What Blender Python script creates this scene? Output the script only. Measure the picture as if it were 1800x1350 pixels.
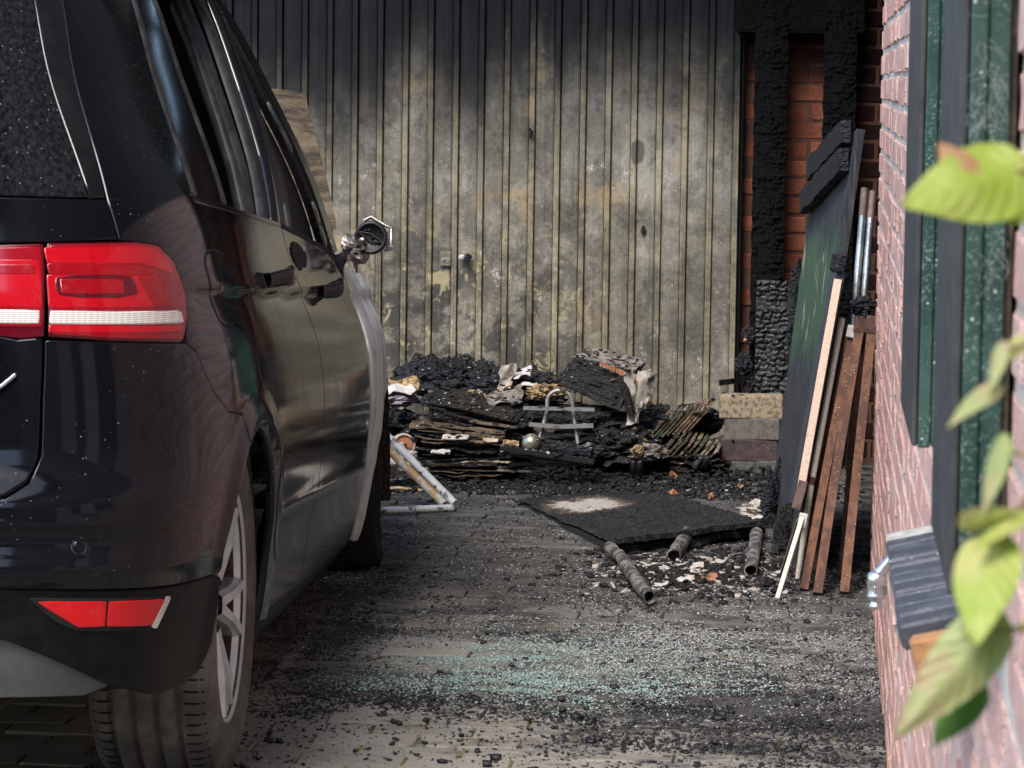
import bpy, bmesh, math, random
import numpy as np
from mathutils import Vector, Matrix, noise as mn
random.seed(7); RNG = np.random.default_rng(7)
sc = bpy.context.scene
for o in list(bpy.data.objects): bpy.data.objects.remove(o)
rad = math.radians

# ------------------------------------------------------------------ camera
FPX, CX, CY = 6000.0, 900.0, 675.0            # focal length and centre in pixels of the 1800 x 1350 photograph
CAM = np.array([0.0, 0.0, 1.27])
_dy = np.array([545.0, 527.0, 6000.0]); _dy /= np.linalg.norm(_dy)      # the house wall runs towards (1445, 148)
_r = rad(0.8)
_dn = np.array([-math.sin(_r), -math.cos(_r), (545*math.sin(_r)+527*math.cos(_r))/6000.0])
_dz = -_dn/np.linalg.norm(_dn)
_dx = np.cross(_dy, _dz)
if _dx[0] < 0: _dx = -_dx
W2C = np.stack([_dx, _dy, _dz], 1)
camd = bpy.data.cameras.new("camera"); cam = bpy.data.objects.new("camera", camd)
sc.collection.objects.link(cam); sc.camera = cam
_m = np.eye(4); _m[:3, 0] = W2C[0]; _m[:3, 1] = W2C[1]; _m[:3, 2] = -W2C[2]; _m[:3, 3] = CAM
cam.matrix_world = Matrix(_m.tolist())
camd.lens = 120.0; camd.sensor_width = 36.0; camd.clip_start = 0.05; camd.clip_end = 400.0
camd.dof.use_dof = True; camd.dof.focus_distance = 8.6; camd.dof.aperture_fstop = 27.0

# ------------------------------------------------------------------ sky, sun, exposure
SUN_EL, SUN_AZ = rad(50), rad(-20)            # azimuth measured from straight behind the camera, minus = from the left
world = bpy.data.worlds.new("World"); sc.world = world; world.use_nodes = True
wn = world.node_tree; bg = wn.nodes["Background"]
sky = wn.nodes.new("ShaderNodeTexSky"); sky.sky_type = 'NISHITA'; sky.sun_disc = False
sky.air_density = 1.0; sky.dust_density = 1.0; sky.ozone_density = 1.0
sdir = Vector((math.sin(SUN_AZ)*math.cos(SUN_EL), -math.cos(SUN_AZ)*math.cos(SUN_EL), math.sin(SUN_EL)))
sky.sun_elevation = SUN_EL; sky.sun_rotation = math.atan2(sdir.x, sdir.y)
wn.links.new(sky.outputs[0], bg.inputs[0]); bg.inputs[1].default_value = 0.15
sund = bpy.data.lights.new("sun", 'SUN'); sun = bpy.data.objects.new("sun", sund); sc.collection.objects.link(sun)
sund.energy = 1.5; sund.angle = rad(26); sund.color = (1.0, 0.95, 0.88)
sun.rotation_euler = (-sdir).to_track_quat('-Z', 'Y').to_euler(); sun.location = (0, 0, 12)
sc.view_settings.view_transform = 'Standard'; sc.view_settings.look = 'None'
sc.view_settings.gamma = 1.0; sc.view_settings.exposure = 1.55
sc.cycles.use_denoising = True
sc.cycles.max_bounces = 8

# ------------------------------------------------------------------ helpers
def proj(p):
    c = W2C @ (np.asarray(p, float)-CAM); return CX+FPX*c[0]/c[2], CY-FPX*c[1]/c[2]
def ray(px, py): return W2C.T @ np.array([(px-CX)/FPX, (CY-py)/FPX, 1.0])
def at(px, py, Y): v = ray(px, py); return Vector(CAM+v*(Y/v[1]))
def atz(px, py, Z=0.0): v = ray(px, py); return Vector(CAM+v*((Z-CAM[2])/v[2]))
def sm(a, b, x):
    t = min(1.0, max(0.0, (x-a)/(b-a))); return t*t*(3-2*t)
COL = sc.collection
def link(o, parent=None):
    COL.objects.link(o)
    if parent is not None:
        o.parent = parent; o.matrix_parent_inverse = parent.matrix_basis.inverted()
    return o
def tag(o, label=None, cat=None, group=None, kind=None):
    if label: o["label"] = label
    if cat: o["category"] = cat
    if group: o["group"] = group
    if kind: o["kind"] = kind
    return o
def thing(name, loc, label, cat, group=None):
    o = bpy.data.objects.new(name, None); o.location = loc; o.empty_display_size = 0.05
    COL.objects.link(o); return tag(o, label, cat, group)
class MB:
    """collects shapes, build() links them as one mesh object"""
    def __init__(s): s.v = []; s.f = []; s.m = []; s.sm = []
    def add(s, vs, fs, m=0, smooth=False):
        b = len(s.v); s.v += [tuple(v) for v in vs]
        for f in fs: s.f.append([b+i for i in f]); s.m.append(m); s.sm.append(smooth)
        return s
    def box(s, c, size, R=None, ch=0.0, m=0, jit=0.0):
        hx, hy, hz = (q/2 for q in size); c = Vector(c)
        ch = min(ch, hx*.6, hy*.6, hz*.6)
        if ch <= 0:
            vs = [Vector((x*hx, y*hy, z*hz)) for x in (-1, 1) for y in (-1, 1) for z in (-1, 1)]
            fs = [(0,1,3,2), (4,6,7,5), (0,4,5,1), (2,3,7,6), (0,2,6,4), (1,5,7,3)]
        else:
            vs = []; idx = {}
            for x in (-1, 1):
                for y in (-1, 1):
                    for z in (-1, 1):
                        for k in range(3):
                            p = [x*(hx-ch), y*(hy-ch), z*(hz-ch)]
                            p[k] = (x*hx, y*hy, z*hz)[k]
                            idx[(x, y, z, k)] = len(vs); vs.append(Vector(p))
            fs = []
            for k in range(3):
                a, b = [q for q in range(3) if q != k]
                for sg in (-1, 1):
                    q = []
                    for (p1, p2) in ((-1,-1), (1,-1), (1,1), (-1,1)):
                        t = [0, 0, 0]; t[k] = sg; t[a] = p1; t[b] = p2; q.append(idx[(*t, k)])
                    n = (vs[q[1]]-vs[q[0]]).cross(vs[q[2]]-vs[q[1]])
                    fs.append(q if n[k]*sg > 0 else q[::-1])
            for k in range(3):          # edges along k
                a, b = [q for q in range(3) if q != k]
                for p1 in (-1, 1):
                    for p2 in (-1, 1):
                        t0 = [0]*3; t1 = [0]*3; t0[k] = -1; t1[k] = 1
                        for t in (t0, t1): t[a] = p1; t[b] = p2
                        q = [idx[(*t0, a)], idx[(*t1, a)], idx[(*t1, b)], idx[(*t0, b)]]
                        n = (vs[q[1]]-vs[q[0]]).cross(vs[q[2]]-vs[q[1]])
                        d = Vector([0, 0, 0]); d[a] = p1; d[b] = p2
                        fs.append(q if n.dot(d) > 0 else q[::-1])
            for x in (-1, 1):
                for y in (-1, 1):
                    for z in (-1, 1):
                        q = [idx[(x, y, z, k)] for k in range(3)]
                        n = (vs[q[1]]-vs[q[0]]).cross(vs[q[2]]-vs[q[1]])
                        fs.append(q if n.dot(Vector((x, y, z))) > 0 else q[::-1])
        if jit: vs = [v+Vector((random.uniform(-jit, jit), random.uniform(-jit, jit), random.uniform(-jit, jit))) for v in vs]
        if R is not None: vs = [R @ v for v in vs]
        return s.add([c+v for v in vs], fs, m)
    def path(s, pts, r, n=10, m=0, caps=True, smooth=True, hollow=0.0, sq=None, up=None):
        """tube along points; r a number or list; sq=(a,b) gives a rectangular section instead"""
        pts = [Vector(p) for p in pts]; k = len(pts)
        rs = r if isinstance(r, (list, tuple)) else [r]*k
        rings = []; prev = None
        for i in range(k):
            t = (pts[min(i+1, k-1)]-pts[max(i-1, 0)]).normalized()
            if prev is None:
                u = Vector(up) if up is not None else (Vector((0, 0, 1)) if abs(t.z) < .9 else Vector((0, 1, 0)))
            else: u = prev
            a = (u-t*u.dot(t)).normalized(); b = t.cross(a); prev = a
            if sq:
                ring = [pts[i]+a*(x*sq[0]/2)+b*(y*sq[1]/2) for x, y in ((1,1), (-1,1), (-1,-1), (1,-1))]
            else:
                ring = [pts[i]+(a*math.cos(2*math.pi*j/n)+b*math.sin(2*math.pi*j/n))*rs[i] for j in range(n)]
            rings.append(ring)
        n = len(rings[0]); vs = [v for rg in rings for v in rg]; fs = []
        for i in range(k-1):
            for j in range(n):
                fs.append((i*n+j, i*n+(j+1) % n, (i+1)*n+(j+1) % n, (i+1)*n+j))
        s.add(vs, fs, m, smooth and not sq)
        if caps:
            for rg, fl, p in ((rings[0], True, pts[0]), (rings[-1], False, pts[-1])):
                if hollow:
                    d = (pts[1]-pts[0]).normalized()*(.06 if fl else -.06)
                    inner = [p+(v-p)*hollow for v in rg]; deep = [v+d for v in inner]
                    q = [(i, n+i, n+(i+1) % n, (i+1) % n) for i in range(n)]+[(n+i, 2*n+i, 2*n+(i+1) % n, n+(i+1) % n) for i in range(n)]
                    s.add(rg+inner+deep, [f if fl else f[::-1] for f in q]+[tuple(range(2*n, 3*n))], m)
                else: s.add(rg, [tuple(range(n))[::-1] if fl else tuple(range(n))], m)
        return s
    def lathe(s, prof, c, axis, n=48, m=0, smooth=True):
        """prof = [(radius, along axis)]"""
        axis = Vector(axis).normalized(); u = axis.orthogonal().normalized(); w = axis.cross(u); c = Vector(c)
        vs = []
        for (r, h) in prof:
            for j in range(n):
                a = 2*math.pi*j/n; vs.append(c+axis*h+(u*math.cos(a)+w*math.sin(a))*r)
        fs = [(i*n+j, i*n+(j+1) % n, (i+1)*n+(j+1) % n, (i+1)*n+j) for i in range(len(prof)-1) for j in range(n)]
        return s.add(vs, fs, m, smooth)
    def grid(s, fn, nu, nv, m=0, smooth=True, thick=0.0, down=None):
        """sheet fn(a, b) for a, b in 0..1, with thickness along its normal"""
        P = [[Vector(fn(i/nu, j/nv)) for j in range(nv+1)] for i in range(nu+1)]
        vs = [p for r_ in P for p in r_]; w = nv+1
        fs = [(i*w+j, (i+1)*w+j, (i+1)*w+j+1, i*w+j+1) for i in range(nu) for j in range(nv)]
        s.add(vs, fs, m, smooth)
        if thick:
            nr = []
            for i in range(nu+1):
                for j in range(nv+1):
                    a = P[min(i+1, nu)][j]-P[max(i-1, 0)][j]; b = P[i][min(j+1, nv)]-P[i][max(j-1, 0)]
                    nr.append(Vector(down) if down is not None else a.cross(b).normalized()*-1)
            lo = [vs[i]+nr[i]*thick for i in range(len(vs))]
            s.add(lo, [f[::-1] for f in fs], m, smooth)
            rim = [(i, 0) for i in range(nu+1)]+[(nu, j) for j in range(1, nv+1)]+[(i, nv) for i in range(nu-1, -1, -1)]+[(0, j) for j in range(nv-1, 0, -1)]
            ids = [i*w+j for i, j in rim]; k = len(ids)
            s.add([vs[i] for i in ids]+[lo[i] for i in ids], [(i, k+i, k+(i+1) % k, (i+1) % k) for i in range(k)], m)
        return s
    def prism(s, poly, d, m=0):
        """polygon of 3-D points pushed along d"""
        n = len(poly); a = [Vector(p) for p in poly]; b = [p+Vector(d) for p in a]
        fs = [tuple(range(n)), tuple(range(n, 2*n))[::-1]]+[(i, n+i, n+(i+1) % n, (i+1) % n) for i in range(n)]
        return s.add(a+b, fs, m)
    def build(s, name, mats, parent=None, fix=True):
        me = bpy.data.meshes.new(name); me.from_pydata(s.v, [], s.f)
        for mt in (mats if isinstance(mats, (list, tuple)) else [mats]): me.materials.append(mt)
        me.polygons.foreach_set("material_index", s.m); me.polygons.foreach_set("use_smooth", s.sm)
        if fix:
            bm = bmesh.new(); bm.from_mesh(me); bmesh.ops.recalc_face_normals(bm, faces=bm.faces); bm.to_mesh(me); bm.free()
        me.update()
        return link(bpy.data.objects.new(name, me), parent)
def rotm(x=0, y=0, z=0): return Matrix.Rotation(rad(z), 3, 'Z') @ Matrix.Rotation(rad(y), 3, 'Y') @ Matrix.Rotation(rad(x), 3, 'X')
def frame3(d, up=(0, 0, 1)):
    """rotation whose local X runs along d"""
    d = Vector(d).normalized(); z = Vector(up); z = (z-d*z.dot(d)).normalized(); y = z.cross(d)
    return Matrix((d, y, z)).transposed()

# ------------------------------------------------------------------ materials
class G:
    def __init__(s, name):
        s.mat = bpy.data.materials.new(name); s.mat.use_nodes = True
        s.t = s.mat.node_tree; s.n = s.t.nodes; s.l = s.t.links; s.b = s.n["Principled BSDF"]
        s.pos = s.n.new("ShaderNodeNewGeometry").outputs["Position"]
    def val(s, sock, v):
        if isinstance(v, bpy.types.NodeSocket): s.l.new(v, sock)
        elif isinstance(v, (tuple, list)): sock.default_value = (*v, 1.0)[:4] if len(sock.default_value) == 4 else tuple(v)
        else: sock.default_value = v
    def objc(s): return s.n.new("ShaderNodeTexCoord").outputs["Object"]
    def rnd(s): return s.n.new("ShaderNodeObjectInfo").outputs["Random"]
    def map(s, sc=(1, 1, 1), vec=None, loc=(0, 0, 0), rot=(0, 0, 0)):
        m = s.n.new("ShaderNodeMapping"); s.l.new(vec or s.pos, m.inputs[0])
        m.inputs["Location"].default_value = loc; m.inputs["Scale"].default_value = sc; m.inputs["Rotation"].default_value = rot
        return m.outputs[0]
    def noise(s, scale, detail=4, rough=.6, vec=None, dist=0):
        n = s.n.new("ShaderNodeTexNoise"); s.l.new(vec or s.pos, n.inputs["Vector"])
        n.inputs["Scale"].default_value = scale; n.inputs["Detail"].default_value = detail
        n.inputs["Roughness"].default_value = rough; n.inputs["Distortion"].default_value = dist
        return n.outputs[0]
    def vor(s, scale, feat='F1', vec=None, rnd=1.0, out=0):
        n = s.n.new("ShaderNodeTexVoronoi"); n.feature = feat; s.l.new(vec or s.pos, n.inputs["Vector"])
        n.inputs["Scale"].default_value = scale; n.inputs["Randomness"].default_value = rnd
        return n.outputs[out]
    def math(s, op, a, b=0.0, clamp=False):
        n = s.n.new("ShaderNodeMath"); n.operation = op; n.use_clamp = clamp; s.val(n.inputs[0], a); s.val(n.inputs[1], b); return n.outputs[0]
    def ramp(s, fac, stops, mode='LINEAR'):
        r = s.n.new("ShaderNodeValToRGB"); r.color_ramp.interpolation = mode; s.val(r.inputs[0], fac)
        e = r.color_ramp.elements
        while len(e) < len(stops): e.new(0.5)
        for q, (p, c) in zip(e, stops):
            q.position = p; q.color = (c, c, c, 1) if not isinstance(c, (tuple, list)) else (*c, 1)
        return r.outputs[0]
    def ss(s, a, b, v):
        n = s.n.new("ShaderNodeMapRange"); n.interpolation_type = 'SMOOTHSTEP'
        s.val(n.inputs[0], v); n.inputs[1].default_value = a; n.inputs[2].default_value = b
        if a > b: n.inputs[1].default_value = b; n.inputs[2].default_value = a; n.inputs[3].default_value = 1; n.inputs[4].default_value = 0
        return n.outputs[0]
    def mix(s, f, a, b, mode='MIX'):
        n = s.n.new("ShaderNodeMix"); n.data_type = 'RGBA'; n.blend_type = mode
        s.val(n.inputs[0], f); s.val(n.inputs[6], a); s.val(n.inputs[7], b); return n.outputs[2]
    def xyz(s, i, vec=None):
        n = s.n.new("ShaderNodeSeparateXYZ"); s.l.new(vec or s.pos, n.inputs[0]); return n.outputs[i]
    def bump(s, h, strength=.5, dist=.01, nrm=None):
        n = s.n.new("ShaderNodeBump"); n.inputs["Strength"].default_value = strength; n.inputs["Distance"].default_value = dist
        s.l.new(h, n.inputs["Height"])
        if nrm is not None: s.l.new(nrm, n.inputs["Normal"])
        return n.outputs[0]
    def out(s, col=(.5, .5, .5), rough=.6, metal=0.0, bump=None, **kw):
        kw = {k.replace('spec', 'Specular_IOR_Level') if k == 'spec' else k: v for k, v in kw.items()}
        s.val(s.b.inputs["Base Color"], col); s.val(s.b.inputs["Roughness"], rough); s.val(s.b.inputs["Metallic"], metal)
        if bump is not None: s.l.new(bump, s.b.inputs["Normal"])
        for k, v in kw.items(): s.val(s.b.inputs[k.replace("_", " ")], v)
        return s.mat
    def specks(s, scale=60, size=.1, vec=None):
        """mask of small round specks"""
        return s.ss(size, size*.6, s.vor(scale, vec=vec))

MT = {}
def simple(name, c1, c2=None, scale=20, rough=.7, metal=0.0, bs=.3, bd=.004, bscale=None, r2=None, detail=5, vec=None, **kw):
    g = G(name); c2 = c2 or c1; v = g.map(vec) if vec else None
    n = g.noise(scale, detail, .65, v)
    col = g.mix(g.ss(.35, .68, n), c1, c2)
    rr = rough if r2 is None else g.ramp(n, [(.3, rough), (.7, r2)])
    MT[name] = g.out(col, rr, metal, g.bump(g.noise(bscale or scale*3, 4, .7, v), bs, bd), **kw)
    return MT[name]

def car_paint(name, film=0.12, rough=.07):
    g = G(name)
    film_n = g.noise(5, 6, .7); drip = g.noise(1.0, 5, .7, g.map((26, 26, 2.2)))
    dust = g.math('MULTIPLY', g.ss(.42, .75, film_n), g.ss(.35, .7, drip))
    fine = g.math('MULTIPLY', g.noise(220, 3, .7), .35)
    dust = g.math('MULTIPLY', g.math('ADD', dust, fine), film)
    sp = g.math('MAXIMUM', g.math('MULTIPLY', g.specks(95, .10), g.ss(.5, .62, g.noise(9, 3))), g.math('MULTIPLY', g.specks(38, .06), g.ss(.52, .62, g.noise(6, 3))))
    col = g.mix(dust, (.0022, .0025, .0042), (.13, .13, .13)); col = g.mix(g.math('MULTIPLY', sp, .5), col, (.5, .48, .46))
    ro = g.math('ADD', g.math('MULTIPLY', dust, 1.1), g.math('ADD', g.math('MULTIPLY', sp, .5), rough), True)
    nb = g.bump(g.noise(7, 1, .4), .012, .02)
    MT[name] = g.out(col, ro, 0.0, nb, IOR=1.34, Coat_Weight=.05, Coat_Roughness=rough*.7)
car_paint("paint", .05, .06); car_paint("paint_doors", .16, .05)

def glassy(name, base, rough, dusty):
    g = G(name); d = g.math('MULTIPLY', g.ss(.35, .75, g.noise(160, 3, .7, g.map((1, 1, .45)))), dusty)
    sp = g.math('MULTIPLY', g.specks(90, .11), .5)
    col = g.mix(d, base, (.30, .29, .28)); col = g.mix(sp, col, (.5, .5, .5))
    MT[name] = g.out(col, g.math('ADD', g.math('MULTIPLY', d, 1.2), rough), 0.0, IOR=1.36)
glassy("glass_soot", (.006, .006, .007), .3, .25); glassy("glass_tint", (.003, .0035, .0045), .10, .05); glassy("glass_rear", (.004, .004, .006), .03, .06)

def lens(name, c, grid=0, rough=.12, dark=.5):
    g = G(name); col = c
    if grid:
        v = g.map((grid, grid, grid), rot=(0, 0, rad(-20)))
        w = g.math('MULTIPLY', g.math('SINE', g.xyz(0, v)), g.math('SINE', g.xyz(2, v)))
        col = g.mix(g.ss(-.3, .5, w), tuple(q*dark for q in c), c)
    d = g.math('MULTIPLY', g.ss(.5, .8, g.noise(30, 4, .7)), .05)
    col = g.mix(d, col, (.5, .4, .4))
    MT[name] = g.out(col, rough, 0.0, Coat_Weight=.35, Coat_Roughness=.04, IOR=1.4)
lens("red_bright", (.44, .0015, .008)); lens("red_grid", (.40, .0015, .008), 1100); lens("red_mid", (.26, .0012, .007)); lens("red_dark", (.10, .001, .006))
lens("red_reflector", (.62, .002, .006), 1600, .25, .75)
def white_lens():
    g = G("white_lens"); w = g.math('SINE', g.math('MULTIPLY', g.xyz(2), 1900)); w2 = g.math('SINE', g.math('MULTIPLY', g.xyz(0), 700))
    col = g.mix(g.ss(-.6, .6, w), (.36, .32, .30), (.80, .76, .70)); col = g.mix(g.math('MULTIPLY', g.ss(.2, .9, w2), .3), col, (.9, .85, .7))
    MT["white_lens"] = g.out(col, .2, 0, Coat_Weight=1.0, Coat_Roughness=.05)
white_lens()
simple("plastic_black", (.003, .003, .0033), (.007, .007, .007), 30, .5, spec=.15, bs=.25, bd=.002, bscale=300)
simple("plastic_grey", (.05, .05, .05), (.085, .083, .08), 9, .65, bs=.2, bd=.002, bscale=200)
simple("trim_gloss", (.006, .006, .007), (.012, .012, .012), 20, .12, bs=.02)
simple("gap_black", (.002, .002, .002), None, 10, .9, bs=0)
simple("alloy", (.74, .79, .80), (.57, .60, .60), 14, .33, metal=.75, bs=.05, r2=.5)
simple("chrome", (.75, .75, .76), None, 20, .12, metal=1.0, bs=.02)
simple("seal_grey", (.018, .018, .018), (.06, .057, .054), 25, .5, bs=.1)
simple("interior_dark", (.006, .006, .006), (.02, .018, .016), 14, .9, bs=.6, bd=.01)
def liner():
    g = G("arch_liner"); n = g.noise(170, 5, .8); v = g.vor(120)
    col = g.mix(g.ss(.42, .7, n), (.020, .017, .013), (.16, .125, .085)); MT["arch_liner"] = g.out(col, .95, 0, g.bump(v, 1.0, .008))
liner()
def tyre():
    g = G("tyre_rubber"); v = g.objc()
    n = g.noise(12, 5, .7); col = g.mix(g.ss(.4, .75, n), (.07, .066, .062), (.17, .155, .142))
    MT["tyre_rubber"] = g.out(col, .82, 0, g.bump(g.noise(200, 3, .6), .25, .002))
tyre()
def burnt_steel(name, stops, scale=5, stre=(1, 1, .35), rough=.55, metal=.3, bs=.25):
    g = G(name); n = g.noise(scale, 7, .72, g.map(stre), .4); m = g.noise(scale*9, 4, .7)
    f = g.math('ADD', g.math('MULTIPLY', n, .78), g.math('MULTIPLY', m, .22))
    MT[name] = g.out(g.ramp(f, stops), rough, metal, g.bump(f, bs, .01))
burnt_steel("fender_burnt", [(.30, (.05, .049, .045)), (.40, (.36, .37, .345)), (.48, (.76, .82, .77)), (.75, (.86, .92, .87))], 3.2, (7, 3, .35), .5, .0)
burnt_steel("bonnet_burnt", [(.36, (.010, .007, .005)), (.46, (.05, .034, .018)), (.54, (.12, .085, .045)), (.66, (.19, .15, .10))], 8, (1, 1, 1), .7)
burnt_steel("foil", [(.3, (.05, .04, .035)), (.5, (.35, .31, .29)), (.62, (.62, .58, .55)), (.8, (.35, .2, .15))], 30, (1, 1, 1), .35, .8)
# --- building materials
def brick_mat(name, cols, speck=.25, soot=0):
    g = G(name); r = g.rnd()
    base = g.ramp(r, [(i/(len(cols)-1), c) for i, c in enumerate(cols)])
    n = g.noise(38, 6, .75); n2 = g.noise(9, 4, .6)
    col = g.mix(g.math('MULTIPLY', g.ss(.38, .7, n), .55), base, tuple(c*.68 for c in cols[0]))
    col = g.mix(g.math('MULTIPLY', g.ss(.5, .72, n2), speck), col, (.62, .52, .47))
    pits = g.ss(.28, .12, g.vor(95, vec=g.map((1, 1, 1.6))))
    col = g.mix(g.math('MULTIPLY', pits, .4), col, (.10, .06, .05))
    if soot:
        z = g.xyz(2)
        s_ = g.math('MAXIMUM', g.ss(1.0, 1.5, g.math('ADD', z, g.math('MULTIPLY', g.math('SUBTRACT', g.noise(3.5, 4, .6), .5), .5))), g.math('MULTIPLY', g.ss(.52, .72, g.noise(4.5, 5, .65)), .5))
        s_ = g.math('MAXIMUM', s_, g.ss(.02, .14, g.math('ADD', g.xyz(0), g.math('MULTIPLY', g.math('SUBTRACT', g.noise(5), .5), .12))))
        col = g.mix(g.math('MULTIPLY', s_, .95), col, (.012, .008, .007))
    else:
        # darker brown low on the far end of the house wall
        y = g.math('ADD', g.xyz(1), g.math('MULTIPLY', g.math('SUBTRACT', g.noise(4, 4), .5), 1.0))
        zz = g.ss(.95, .35, g.xyz(2))
        s_ = g.math('MULTIPLY', g.math('MULTIPLY', g.ss(8.15, 8.75, y), zz), .55); col = g.mix(s_, col, (.10, .045, .03))
    h = g.math('ADD', g.noise(60, 6, .75), g.math('MULTIPLY', pits, -.8))
    MT[name] = g.out(col, .92, 0, g.bump(h, .85, .008), spec=.2)
brick_mat("brick_pink", [(.64, .385, .325), (.70, .455, .39), (.60, .345, .285), (.74, .52, .455), (.66, .405, .34)], .5)
brick_mat("brick_orange", [(.36, .115, .062), (.30, .095, .052), (.41, .14, .078), (.33, .10, .052)], .08, 1)
simple("mortar_light", (.64, .56, .485), (.46, .40, .34), 45, .95, bs=.9, bd=.006, bscale=90)
simple("mortar_dark", (.15, .062, .04), (.09, .045, .033), 30, .95, bs=.6, bd=.004)
def door_mat(name, cols, rib=False):
    g = G(name); p = g.pos; x, z = g.xyz(0), g.xyz(2)
    big = g.noise(2.6, 5, .62, None, .5); mid = g.noise(11, 6, .7, None, .3); fine = g.noise(75, 5, .75)
    rr = g.rnd()
    f = g.math('ADD', g.math('ADD', g.math('MULTIPLY', big, .42), g.math('MULTIPLY', mid, .34)), g.math('ADD', g.math('MULTIPLY', fine, .22), g.math('MULTIPLY', rr, .05)))
    col = g.ramp(f, [(.37, cols[0]), (.46, cols[1]), (.53, cols[2]), (.61, cols[3])])
    warm = g.ss(.56, .70, g.noise(5.5, 5, .65, g.map((1, 1, 1), loc=(4, 0, 9))))
    col = g.mix(g.math('MULTIPLY', warm, .6), col, (.44, .32, .17))
    pale = g.math('MULTIPLY', g.ss(.55, .66, g.noise(20, 7, .8)), g.ss(.42, .62, g.noise(3.2, 4))); col = g.mix(pale, col, (.62, .57, .50))
    # dark scorched patches low on the left, where the car burnt
    low = g.math('MULTIPLY', g.ss(.95, .55, z), g.ss(-.55, -1.0, x))
    sc_ = g.math('MULTIPLY', g.ss(.44, .56, g.noise(8, 6, .72, None, .4)), low)
    col = g.mix(g.math('MULTIPLY', sc_, .45 if rib else .86), col, (.035, .033, .03))
    mot = g.math('MULTIPLY', g.ss(.52, .66, g.noise(17, 6, .75, g.map((1, 1, .8), loc=(2, 5, 1)))), .62); col = g.mix(mot, col, (.07, .062, .052))
    dots = g.math('MULTIPLY', g.math('MAXIMUM', g.specks(38, .13), g.specks(85, .12)), g.ss(.47, .58, g.noise(7, 3))); col = g.mix(g.math('MULTIPLY', dots, .7), col, (.50, .45, .36))
    # smoke layer: black above a ragged, drifting line
    edge = g.math('ADD', g.math('MULTIPLY', g.math('SUBTRACT', g.noise(2.6, 6, .65, g.map((1, 1, .30)), .6), .5), .75), g.math('MULTIPLY', g.math('SUBTRACT', g.noise(30, 5, .7), .5), .12))
    soot = g.ss(.90, 1.42, g.math('ADD', g.math('ADD', z, edge), g.math('MULTIPLY', g.math('SUBTRACT', rr, .5), .13)))
    col = g.mix(g.math('MULTIPLY', g.ss(.50, .60, g.noise(4.2, 6, .7, g.map((1, 1, .7), loc=(7, 1, 3)), .6)), .30), col, (.085, .08, .075)); col = g.mix(g.math('MULTIPLY', soot, .965), col, (.012, .0125, .016))
    drip = g.math('MULTIPLY', g.ss(.55, .7, g.noise(1.0, 4, .6, g.map((70, 70, 1.3)))), .45); col = g.mix(drip, col, (.05, .045, .038)); col = g.mix(g.math('MULTIPLY', g.ss(.57, .63, g.noise(13, 6, .7, None, 1.0)), g.math('MULTIPLY', low, .8)), col, (.42, .35, .20))
    sx = g.math('DIVIDE', g.math('ADD', x, .608), .026); sz = g.math('DIVIDE', g.math('SUBTRACT', z, 1.035), .045)
    spot = g.ss(1.25, .55, g.math('ADD', g.math('ADD', g.math('MULTIPLY', sx, sx), g.math('MULTIPLY', sz, sz)), g.math('MULTIPLY', g.math('SUBTRACT', mid, .5), 2.0))); col = g.mix(g.math('MULTIPLY', spot, .75), col, (.045, .042, .038))
    MT[name] = g.out(col, g.ramp(f, [(.35, .75), (.6, .5)]), .15, g.bump(g.math('ADD', fine, mid), .22, .004), spec=g.ramp(soot, [(0, .4), (1, .12)]))
door_mat("door_panel", [(.042, .039, .032), (.13, .116, .088), (.22, .198, .150), (.36, .33, .27)])
door_mat("door_rib", [(.045, .038, .026), (.15, .125, .08), (.265, .222, .142), (.39, .34, .235)], True)
def paver_mat():
    g = G("paver"); x, y = g.xyz(0), g.xyz(1)
    base = g.ramp(g.rnd(), [(0, (.24, .22, .185)), (.5, (.31, .285, .24)), (1, (.27, .245, .205))])
    grit = g.noise(420, 4, .8); col = g.mix(g.ss(.5, .72, grit), base, (.48, .45, .40)); col = g.mix(g.ss(.5, .3, grit), col, (.07, .06, .05))
    yel = g.math('MULTIPLY', g.ss(.52, .7, g.noise(7, 4, .6)), .35); col = g.mix(yel, col, (.22, .19, .08))
    n = g.noise(3.2, 6, .7, g.map((.8, 1.3, 1)), .5); n2 = g.noise(26, 5, .75, g.map((.7, 1.6, 1)))
    f = g.math('ADD', g.math('MULTIPLY', g.math('SUBTRACT', n, .5), 2.4), g.math('MULTIPLY', g.math('SUBTRACT', n2, .5), 1.6))
    # soot reaches out of the carport, ragged, to just before the kerb side
    s_ = g.ss(6.35, 7.1, g.math('ADD', y, g.math('ADD', f, g.math('MULTIPLY', g.math('ADD', x, .6), .7))))
    # one spot stayed pale next to the car
    dx = g.math('DIVIDE', g.math('ADD', x, .84), .22); dy = g.math('DIVIDE', g.math('SUBTRACT', y, 7.42), .26)
    d2 = g.math('ADD', g.math('MULTIPLY', dx, dx), g.math('MULTIPLY', dy, dy)); spot = g.ss(1.3, .3, g.math('ADD', d2, g.math('MULTIPLY', f, .5)))
    mid_ = g.math('MULTIPLY', g.math('MULTIPLY', g.ss(6.9, 7.3, y), g.ss(8.6, 8.0, y)), g.ss(.40, .62, g.noise(5, 5, .7))); spot = g.math('MAXIMUM', spot, g.math('MULTIPLY', mid_, .5)); far = g.ss(8.2, 9.4, y); lift = g.math('MULTIPLY', g.math('MULTIPLY', far, g.ss(.45, .7, g.noise(6, 5, .7, g.map((.6, 1.4, 1))))), .35)
    s_ = g.math('MULTIPLY', s_, g.math('SUBTRACT', .86, g.math('MAXIMUM', g.math('MULTIPLY', spot, .9), lift)))
    col = g.mix(s_, col, g.mix(g.ss(.4, .7, n2), (.013, .013, .0145), (.050, .048, .047)))
    MT["paver"] = g.out(col, .88, 0, g.bump(grit, .7, .003), spec=.25)
paver_mat()
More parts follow.
